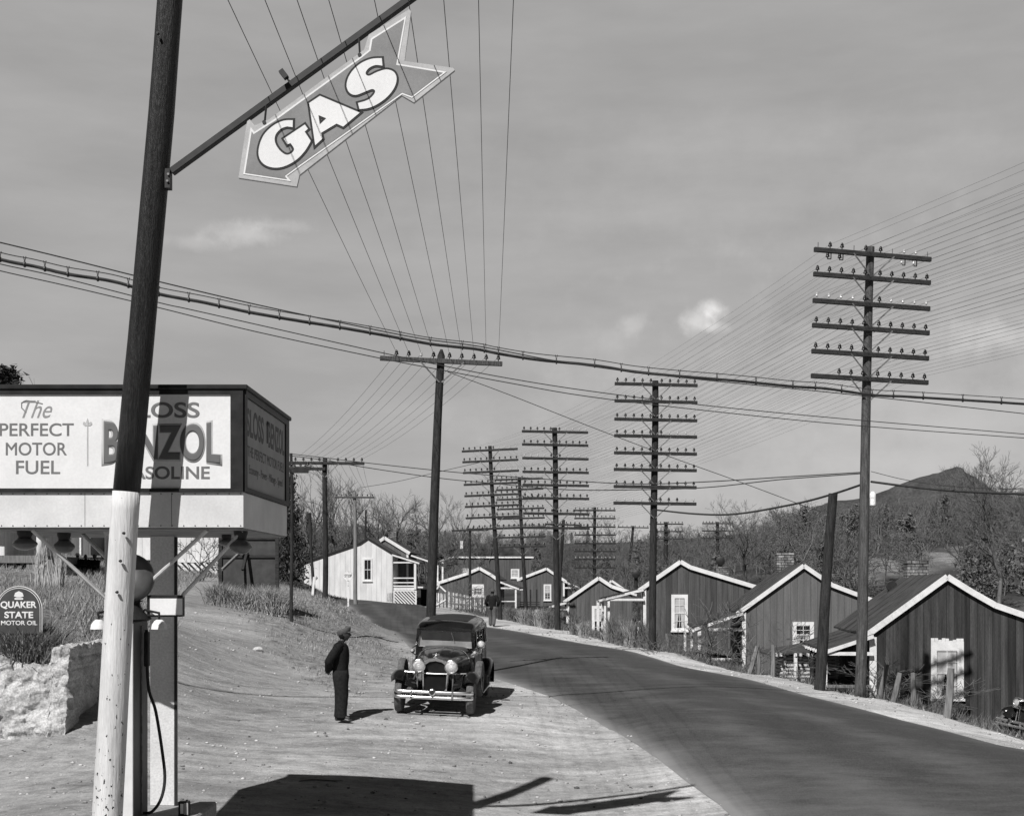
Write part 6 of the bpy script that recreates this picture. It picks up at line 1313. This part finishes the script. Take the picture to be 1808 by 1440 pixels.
    MB().lathe([(.0, .05), (.04, .045), (.05, 0), (.052, -.02), (.03, -.03), (.0, -.012)], 14, (.64, .98, 1.13), 'Y').build('horn', STEEL, c, smooth=True)
    # bumper: two bars, centre medallion, clamps, splash apron
    for z in (.50, .39):
        P_ = [(-.80, -.38, z), (-.74, -.47, z), (-.5, -.515, z), (0, -.53, z), (.5, -.515, z), (.74, -.47, z), (.80, -.38, z)]
        V = []; Fc = []
        for i, p in enumerate(smooth_pts([Vector(v) for v in P_], 4)):
            for (dy, dz) in ((0, -.034), (-.016, -.02), (-.022, 0), (-.016, .02), (0, .034), (.012, 0)): V.append((p.x, p.y+dy, p.z+dz))
        k = len(V)//6
        for i in range(k-1):
            for j in range(6): Fc.append((i*6+j, i*6+(j+1) % 6, (i+1)*6+(j+1) % 6, (i+1)*6+j))
        MB().add(V, Fc+[tuple(range(6))[::-1], tuple(range((k-1)*6, k*6))]).build('bumper_bar', CHROME, c, smooth=True)
    for x in (-.42, .40): MB().bx(x-.02, x+.02, -.545, -.50, .36, .53).bar((x, -.5, .44), (x, 0, .46), .03, .05).build('bumper_bracket', STEEL, c, bevel=.005)
    md = MB().lathe([(0, -.03), (.05, -.025), (.07, -.01), (.072, .0), (.0, .01)], 20, (0, -.56, .505), 'Y').bx(-.012, .012, -.585, -.56, .36, .50).build('medallion', CHROME, c, smooth=True)
    MB().lathe([(.035, -.036), (.045, -.034), (.045, -.02), (.035, -.02)], 20, (0, -.56, .505), 'Y').build('emblem', DARKMETAL, md)
    MB().box((0, -.26, .43), (1.15, .36, .012), Euler((R(-25), 0, 0)).to_matrix()).build('splash_apron', BLACKPAINT, c)
    MB().bar((-.7, 0, .38), (.7, 0, .38), .05, .05).bx(-.40, -.34, -.35, 3.8, .42, .52).bx(.34, .40, -.35, 3.8, .42, .52).tube([(-.7, 3.1, .4), (.7, 3.1, .4)], .05, 8).lathe([(.0, -.12), (.12, -.08), (.12, .08), (0, .12)], 12, (0, 3.1, .4), 'Y').bx(-.35, .35, 0.1, 3.6, .38, .43).build('chassis', DARKMETAL, c)
    # fenders and running boards
    for s in (-1, 1):
        arch(.0, .40, .50, 44, 132, s*.725, .32, tail=[(.55, .60), (.8, .44), (1.02, .33)]).build('front_fender', BLACKPAINT, c, smooth=True)
        MB().add([(s*.57, y, z) for y, z in ((-.42, .62), (-.2, .84), (.1, .88), (.35, .74), (.7, .45), (.9, .34))]+[(s*.37, y, z) for y, z in ((-.35, .55), (-.2, .62), (.1, .66), (.35, .62), (.7, .52), (.9, .5))], [(i, i+1, i+7, i+6) for i in range(5)]).build('fender_skirt', BLACKPAINT, c, smooth=True)
        arch(3.1, .40, .50, 20, 192, s*.735, .30, tail=None).build('rear_fender', BLACKPAINT, c, smooth=True)
        MB().bx(s*.60, s*.88, .98, 2.66, .315, .345).build('running_board', BLACKPAINT, c, bevel=.006); MB().bx(s*.60, s*.66, .9, 2.7, .34, .55).build('board_apron', BLACKPAINT, c)
    # wheels
    def wheel(x, y, z=.385, nm='wheel', ax='X'):
        w = thing(nm, None, None, (x, y, z)); w.parent = c
        MB().lathe([(.255, -.06), (.31, -.075), (.365, -.068), (.383, -.04), (.386, 0), (.383, .04), (.365, .068), (.31, .075), (.255, .06)], 36, (0, 0, 0), ax).build('tyre', RUBBER, w, smooth=True)
        MB().lathe([(.26, -.055), (.262, .055), (.24, .04), (.24, -.04)], 30, (0, 0, 0), ax).build('rim', BLACKPAINT, w, smooth=True)
        q = MB(); P3 = (lambda a, r_, o: (o, r_*math.cos(a), r_*math.sin(a))) if ax == 'X' else (lambda a, r_, o: (r_*math.cos(a), o, r_*math.sin(a)))
        for i in range(12): a = 2*math.pi*i/12; q.bar(P3(a, .05, 0), P3(a, .25, 0), .03, .03, up=(1, 0, 0) if ax == 'X' else (0, 1, 0))
        q.lathe([(.0, -.09), (.05, -.08), (.07, -.02), (.07, .02), (.05, .08), (.0, .09)], 14, (0, 0, 0), ax).build('spokes', mat('wheel_wood', .05, .09, rough=.5), w, smooth=True)
        return w
    for s in (-1, 1): wheel(s*.72, 0); wheel(s*.72, 3.1)
    wheel(.80, .78, .66, 'spare_wheel'); wheel(-.80, .78, .66, 'spare_wheel')
    tr = MB().bx(-.5, .5, 4.15, 4.5, .62, 1.12).build('trunk_box', BLACKPAINT, c, bevel=.03)
    return c
car = make_car('parked_car', 'black old sedan parked facing the camera beside the standing man')
cx_, cy_ = (768-CX)*25.7/F, 25.7
def seat_car(c, x, y, rz):
    f = Vector((0, 0)); ca, sa = math.cos(rz), math.sin(rz)
    W = [(x+ca*a-sa*b, y+sa*a+ca*b) for a, b in ((-.72, 0), (.72, 0), (-.72, 3.1), (.72, 3.1))]; h = [hz(*w) for w in W]
    pitch = math.atan2((h[2]+h[3]-h[0]-h[1])/2, 3.1); roll = -math.atan2((h[1]+h[3]-h[0]-h[2])/2, 1.44)
    c.location = (x, y, (h[0]+h[1])/2+.005); c.rotation_euler = Euler((pitch, roll, rz), 'XYZ')
seat_car(car, cx_, cy_, R(-4.0)); car.scale = (.98, .98, .95)
car2 = dup(car, (0, 0, 0), 0, 'black old car cut off by the right edge beside the nearest house')
x2 = (1812-CX)*32/F; seat_car(car2, x2, 32, R(-78)); 

# ---------------------------------------------------------------- people
def skin_mesh(name, V, E, Rd, m, root=0, sub=2, parent=None, extra=None):
    me_ = bpy.data.meshes.new(name); me_.from_pydata([tuple(v) for v in V], E, []); ob = bpy.data.objects.new(name, me_); COL.objects.link(ob)
    sk = ob.modifiers.new('s', 'SKIN'); sk.use_smooth_shade = True
    for i, r_ in enumerate(Rd):
        d = me_.skin_vertices[0].data[i]; d.radius = (r_, r_) if isinstance(r_, (int, float)) else r_; d.use_root = (i == root)
    su = ob.modifiers.new('u', 'SUBSURF'); su.levels = sub; su.render_levels = sub
    dg = bpy.context.evaluated_depsgraph_get(); nm = bpy.data.meshes.new_from_object(ob.evaluated_get(dg)); bpy.data.objects.remove(ob); nm.name = name
    if extra:
        b = bmesh.new(); b.from_mesh(nm)
        for e in extra: b.from_mesh(e)
        b.to_mesh(nm); b.free(); nm.polygons.foreach_set('use_smooth', [True]*len(nm.polygons))
    nm.materials.clear(); nm.materials.append(m); return linkmesh(name, nm, parent)
def head_mesh(c, fw=Vector((1, 0, 0)), h=.235, w=.155, l=.195):
    """head with nose, brow, chin, ears; c = centre, facing fw"""
    b = bmesh.new(); bmesh.ops.create_uvsphere(b, u_segments=28, v_segments=20, radius=1); fw = fw.normalized(); lf = Vector((0, 0, 1)).cross(fw).normalized()
    for v in b.verts:
        x, y, z = v.co; X = x*l/2; Y = y*w/2; Z = z*h/2
        if z < -.1: Y *= 1-.30*(-z-.1); X = X*(1-.12*(-z-.1)) + (.012 if x > 0 else .022*(-z))
        g = lambda yy, zz, sy, sz: math.exp(-((y-yy)/sy)**2-((z-zz)/sz)**2)*(x > 0)
        X += .026*g(0, -.12, .17, .16)+.016*g(0, .0, .12, .2)+.007*g(0, .22, .5, .1)-.010*g(.36, .08, .16, .10)-.010*g(-.36, .08, .16, .10)+.012*g(0, -.46, .28, .10)-.006*g(0, -.36, .3, .05)+.016*g(0, -.85, .4, .2)
        Y += .014*math.copysign(1, y)*math.exp(-((x+.05)/.16)**2-((z+.02)/.2)**2)*(abs(y) > .7)
        v.co = c+fw*X+lf*Y+Vector((0, 0, Z))
    m_ = bpy.data.meshes.new('h'); b.to_mesh(m_); b.free(); return m_
def hand_chain(V, E, Rd, wrist, d, palmn, curl=.5, s=1.0, thumb=1, ri=0):
    """palm and five fingers appended to the skeleton, rooted at vertex index wrist"""
    w = Vector(V[wrist]); d = Vector(d).normalized(); n = Vector(palmn).normalized(); side = d.cross(n).normalized()
    V.append(w+d*.05*s); E.append((wrist, len(V)-1)); Rd.append((.032*s, .018*s)); pi = len(V)-1
    for k, (o, L_) in enumerate(((-.030, .066), (-.010, .078), (.011, .072), (.030, .058))):
        base = w+d*.092*s+side*o*s; V.append(base); E.append((pi, len(V)-1)); Rd.append(.010*s); b = len(V)-1; a = d
        for j, f in enumerate((.45, .32, .23)):
            a = (a+n*curl*(.6+.15*k)).normalized(); V.append(Vector(V[-1])+a*L_*f*s); E.append((b, len(V)-1)); Rd.append((.0085-.001*j)*s); b = len(V)-1
    tb = w+d*.03*s+side*-.034*s*thumb; V.append(tb); E.append((pi, len(V)-1)); Rd.append(.012*s); b = len(V)-1
    for L_ in (.032, .028): V.append(Vector(V[-1])+(d*.8-side*.45*thumb+n*.35).normalized()*L_*s); E.append((b, len(V)-1)); Rd.append(.010*s); b = len(V)-1
def person(name, label, loc, rz, pose, mats, cap=None, parts=('jacket', 'trousers', 'shoes')):
    """pose: joint positions in a frame facing +x, left side +y"""
    o = thing('person', label, 'person', loc, rz); J = {k: Vector(v) for k, v in pose.items()}; sk_, jk, trm, cpm, shm = mats
    V = []; E = []; Rd = []
    def add(p, r_, par=None): V.append(Vector(p)); Rd.append(r_); (E.append((par, len(V)-1)) if par is not None else None); return len(V)-1
    pv = add(J['pelvis'], .11); sp = add(J['spine'], .10, pv); ch = add(J['chest'], .12, sp); nk = add(J['neck'], .052, ch); add(J['neck']+(J['head']-J['neck'])*.6, .05, nk)
    for s in ('l', 'r'):
        sh = add(J['sh_'+s], .05, ch); el = add(J['el_'+s], .040, sh); wr = add(J['wr_'+s], .026, el); hd = J['hand_'+s]
        hand_chain(V, E, Rd, wr, hd, J.get('palm_'+s, Vector((0, 0, 1))), thumb=1 if s == 'l' else -1, curl=.45)
        hp = add(J['hip_'+s], .085, pv); kn = add(J['kn_'+s], .055, hp); an = add(J['an_'+s], .038, kn); add(J['an_'+s]+J['foot_'+s]*.16+Vector((0, 0, -.045)), .03, an)
    hm = head_mesh(J['head'], J.get('face', Vector((1, 0, 0))))
    body = skin_mesh('body', V, E, Rd, sk_, 0, 2, o, [hm])
    # jacket: torso, collar and sleeves; trousers: seat and two legs (all lofted from oval rings)
    fwd = Vector((1, 0, 0)); lat = Vector((0, 1, 0))
    def ring(c, rx, ry, ax=None, n=18, wob=0.0):
        ax = Vector((0, 0, 1)) if ax is None else ax.normalized(); x = (fwd-ax*fwd.dot(ax)).normalized(); y = ax.cross(x)
        return [c+x*rx*math.cos(2*math.pi*i/n)*(1+wob*math.sin(i*2.3+c.z*40))+y*ry*math.sin(2*math.pi*i/n) for i in range(n)]
    pe, spn, ct, nkk = J['pelvis'], J['spine'], J['chest'], J['neck']; hem = J.get('hem', pe+Vector((0, 0, -.12)))
    q = MB().loft([ring(hem, .150, .19, wob=.03), ring(hem.lerp(pe, .6), .150, .19, wob=.02), ring(pe.lerp(spn, .4), .142, .180), ring(spn, .150, .185, wob=.03), ring(spn.lerp(ct, .55), .158, .20, wob=.02), ring(ct, .156, .215), ring(ct.lerp(nkk, .45), .130, .20), ring(ct.lerp(nkk, .72), .092, .14), ring(nkk+Vector((0, 0, -.01)), .068, .07), ring(nkk+Vector((0, 0, .025)), .066, .066)])
    for s in ('l', 'r'):
        A, B_, C_ = J['sh_'+s], J['el_'+s], J['wr_'+s]; P_ = smooth_pts([A+(ct-A)*.25, A, A.lerp(B_, .5), B_, B_.lerp(C_, .5), C_], 3); k_n = len(P_)
        q.tube(P_, [(.080+.012*math.sin(i/k_n*3.1)-.024*(i/k_n))*(1+.05*math.sin(i*2.1)) for i in range(k_n)], 14)
    q.build('jacket', jk, o, smooth='all')
    q = MB().loft([ring(pe+Vector((0, 0, .12)), .125, .16), ring(pe, .138, .175), ring(pe+Vector((0, 0, -.08)), .140, .178), ring(pe+Vector((0, 0, -.15)), .10, .12)])
    for s in ('l', 'r'):
        H_, K_, A_ = J['hip_'+s], J['kn_'+s], J['an_'+s]; P_ = [H_+Vector((0, 0, .06)), H_.lerp(K_, .15), H_.lerp(K_, .5), K_, K_.lerp(A_, .35), K_.lerp(A_, .7), A_+Vector((0, 0, -.01)), A_+Vector((.006, 0, -.035))]
        q.loft([ring(p, rx, rx*.86, wob=.03) for p, rx in zip(P_, (.13, .144, .134, .120, .108, .100, .100, .100))])
    q.build('trousers', trm, o, smooth='all')
    for s in ('l', 'r'):
        f = J['foot_'+s].normalized(); lf = Vector((0, 0, 1)).cross(f); a = J['an_'+s]+Vector((0, 0, -.085)); rings = []
        for t, w, h in ((-.085, .03, .05), (-.07, .038, .095), (0, .042, .10), (.06, .045, .075), (.12, .05, .055), (.17, .046, .045), (.205, .025, .03)):
            c = a+f*t; rings.append([c+lf*(w*math.cos(q))+Vector((0, 0, max(0, h*math.sin(q)) if math.sin(q) > 0 else 0)) for q in [2*math.pi*i/12 for i in range(12)]])
        MB().loft(rings).build('shoe', shm, o, smooth=True)
    hc = J['head']; fw = J.get('face', Vector((1, 0, 0))).normalized(); lf = Vector((0, 0, 1)).cross(fw)
    if cap == 'cap':
        rings = []
        for z, rx, ry, dx in ((.018, .108, .088, -.004), (.05, .125, .10, -.006), (.085, .128, .104, -.004), (.112, .112, .09, .006), (.126, .07, .058, .014), (.13, .01, .01, .014)):
            rings.append([hc+fw*(rx*math.cos(q)+dx)+lf*(ry*math.sin(q))+Vector((0, 0, z+.028*math.cos(q))) for q in [2*math.pi*i/20 for i in range(20)]])
        cp = MB().loft(rings).build('cap', cpm, o, smooth=True)
        V = []; Fc = []
        for i in range(9):
            q = R(-62+i*124/8); p0 = hc+fw*(.098*math.cos(q))+lf*(.082*math.sin(q))+Vector((0, 0, .048)); p1 = hc+fw*(.098+.062*math.cos(q)**.6)*math.cos(q*.9)+lf*(.086*math.sin(q))+Vector((0, 0, .034)); V += [p0, p1, p1+Vector((0, 0, .01)), p0+Vector((0, 0, .018))]
        for i in range(8):
            a = i*4
            for j in range(4): Fc.append((a+j, a+(j+1) % 4, a+4+(j+1) % 4, a+4+j))
        MB().add(V, Fc).build('visor', cpm, cp)
        b = bmesh.new(); bmesh.ops.create_uvsphere(b, u_segments=16, v_segments=12, radius=1)
        for v in b.verts: v.co = hc+fw*(v.co.x*.086-.02)+lf*(v.co.y*.083)+Vector((0, 0, v.co.z*.095+.0))
        m_ = bpy.data.meshes.new('hair'); b.to_mesh(m_); b.free(); m_.materials.append(DRESS); linkmesh('hair', m_, o)
    elif cap == 'hat':
        MB().lathe([(.15, -.01), (.155, 0), (.1, .01), (.095, .07), (.07, .1), (0, .105)], 18, hc+Vector((0, 0, .05))).build('hat', cpm, o, smooth=True)
    return o
g_ = at(606, 1272, 24.6); gx_, gy_ = g_.x-.05, 24.6; 
stand = dict(pelvis=(0, 0, .95), spine=(.005, 0, 1.12), chest=(.0, 0, 1.33), neck=(.02, 0, 1.49), head=(.065, 0, 1.625), face=(1, .06, .04), hem=(.005, 0, .80),
    sh_l=(-.01, .18, 1.42), sh_r=(-.01, -.18, 1.42), el_l=(-.15, .25, 1.15), el_r=(-.17, -.25, 1.15), wr_l=(-.21, .06, .97), wr_r=(-.22, -.07, .95),
    hand_l=(-.15, -.9, -.5), palm_l=(-.6, 0, .5), hand_r=(-.25, .75, -.6), palm_r=(.5, 0, .6),
    hip_l=(0, .09, .90), hip_r=(0, -.09, .90), kn_l=(-.005, .10, .50), kn_r=(.035, -.10, .50), an_l=(-.035, .11, .10), an_r=(.03, -.12, .10), foot_l=(1, .15, 0), foot_r=(1, -.25, 0))
man = person('person', 'man in dark suit and flat cap standing with hands clasped behind his back', (gx_, gy_, hz(gx_, gy_)+.012), R(0), stand, (SKIN, DRESS, TROUS, CAPM, mat('black_shoe', .015, .03, rough=.35)), 'cap')
sc_ = 1.0; man.scale = (1.03, 1.03, 1.0)
MB().bx(.055, .10, -.05, .05, 1.44, 1.49).build('shirt_collar', mat('pale_shirt', .2, .3, scale=20), man, bevel=.02)
walk = dict(pelvis=(0, 0, .93), spine=(.02, 0, 1.12), chest=(.05, 0, 1.32), neck=(.08, 0, 1.48), head=(.12, 0, 1.60), face=(1, 0, -.1), hem=(.0, 0, .82),
    sh_l=(.05, .19, 1.41), sh_r=(.05, -.19, 1.41), el_l=(-.02, .30, 1.13), el_r=(.02, -.30, 1.13), wr_l=(.16, .26, .98), wr_r=(.20, -.24, .98), hand_l=(.8, -.2, -.3), palm_l=(0, -1, 0), hand_r=(.8, .2, -.3), palm_r=(0, 1, 0),
    hip_l=(0, .09, .88), hip_r=(0, -.09, .88), kn_l=(.14, .10, .50), kn_r=(.03, -.10, .48), an_l=(.10, .10, .12), an_r=(-.18, -.10, .13), foot_l=(1, 0, 0), foot_r=(.9, -.1, -.2))
w_ = at(869, 1105, 61); man2 = person('person', 'man in dark jacket and lighter trousers walking away along the distant road edge', (w_.x, 61, hz(w_.x, 61)+.02), R(80), walk, (SKIN, DRESS, mat('work_trousers', .08, .13, scale=20), CAPM, MATS['black_shoe']), 'hat')
def sitter(px, pyg, d, label, hat, jm, face=(0, -1, 0), k=.8):
    P_ = dict(pelvis=(0, 0, .12), spine=(.02, 0, .30), chest=(.04, 0, .48), neck=(.05, 0, .62), head=(.08, 0, .75), face=(1, 0, -.1), hem=(0, 0, .06),
        sh_l=(.03, .16, .56), sh_r=(.03, -.16, .56), el_l=(.16, .2, .34), el_r=(.16, -.2, .34), wr_l=(.36, .1, .34), wr_r=(.36, -.1, .34), hand_l=(.9, -.3, .1), palm_l=(0, 0, -1), hand_r=(.9, .3, .1), palm_r=(0, 0, -1),
        hip_l=(.02, .09, .12), hip_r=(.02, -.09, .12), kn_l=(.42, .12, .32), kn_r=(.42, -.12, .32), an_l=(.40, .12, -.06), an_r=(.40, -.12, -.06), foot_l=(1, 0, 0), foot_r=(1, 0, 0))
    c = at(px, pyg, d); o = person('person', label, (c.x, d, c.z), R(-90), P_, (SKIN, jm, jm, WHITE if hat == 'hat' else CAPM, DRESS), hat); o.scale = (k, k, k); return o
sitter(138, 1009, 50, 'child in a white hat, leftmost of three sitting by the porch', 'hat', DRESS); sitter(152, 1010, 50, 'bareheaded child in dark clothes, middle of three sitting by the porch', None, TROUS)
sitter(168, 1011, 50, 'child in dark clothes and a cap sitting nearest the white building', 'cap', DRESS)
tag(MB().bar(at(125, 1008, 50.0), at(180, 1010, 50.0), .5, .3).build('stone_ledge', CONC), 'low ledge the three children sit on beside the porch', 'ledge')
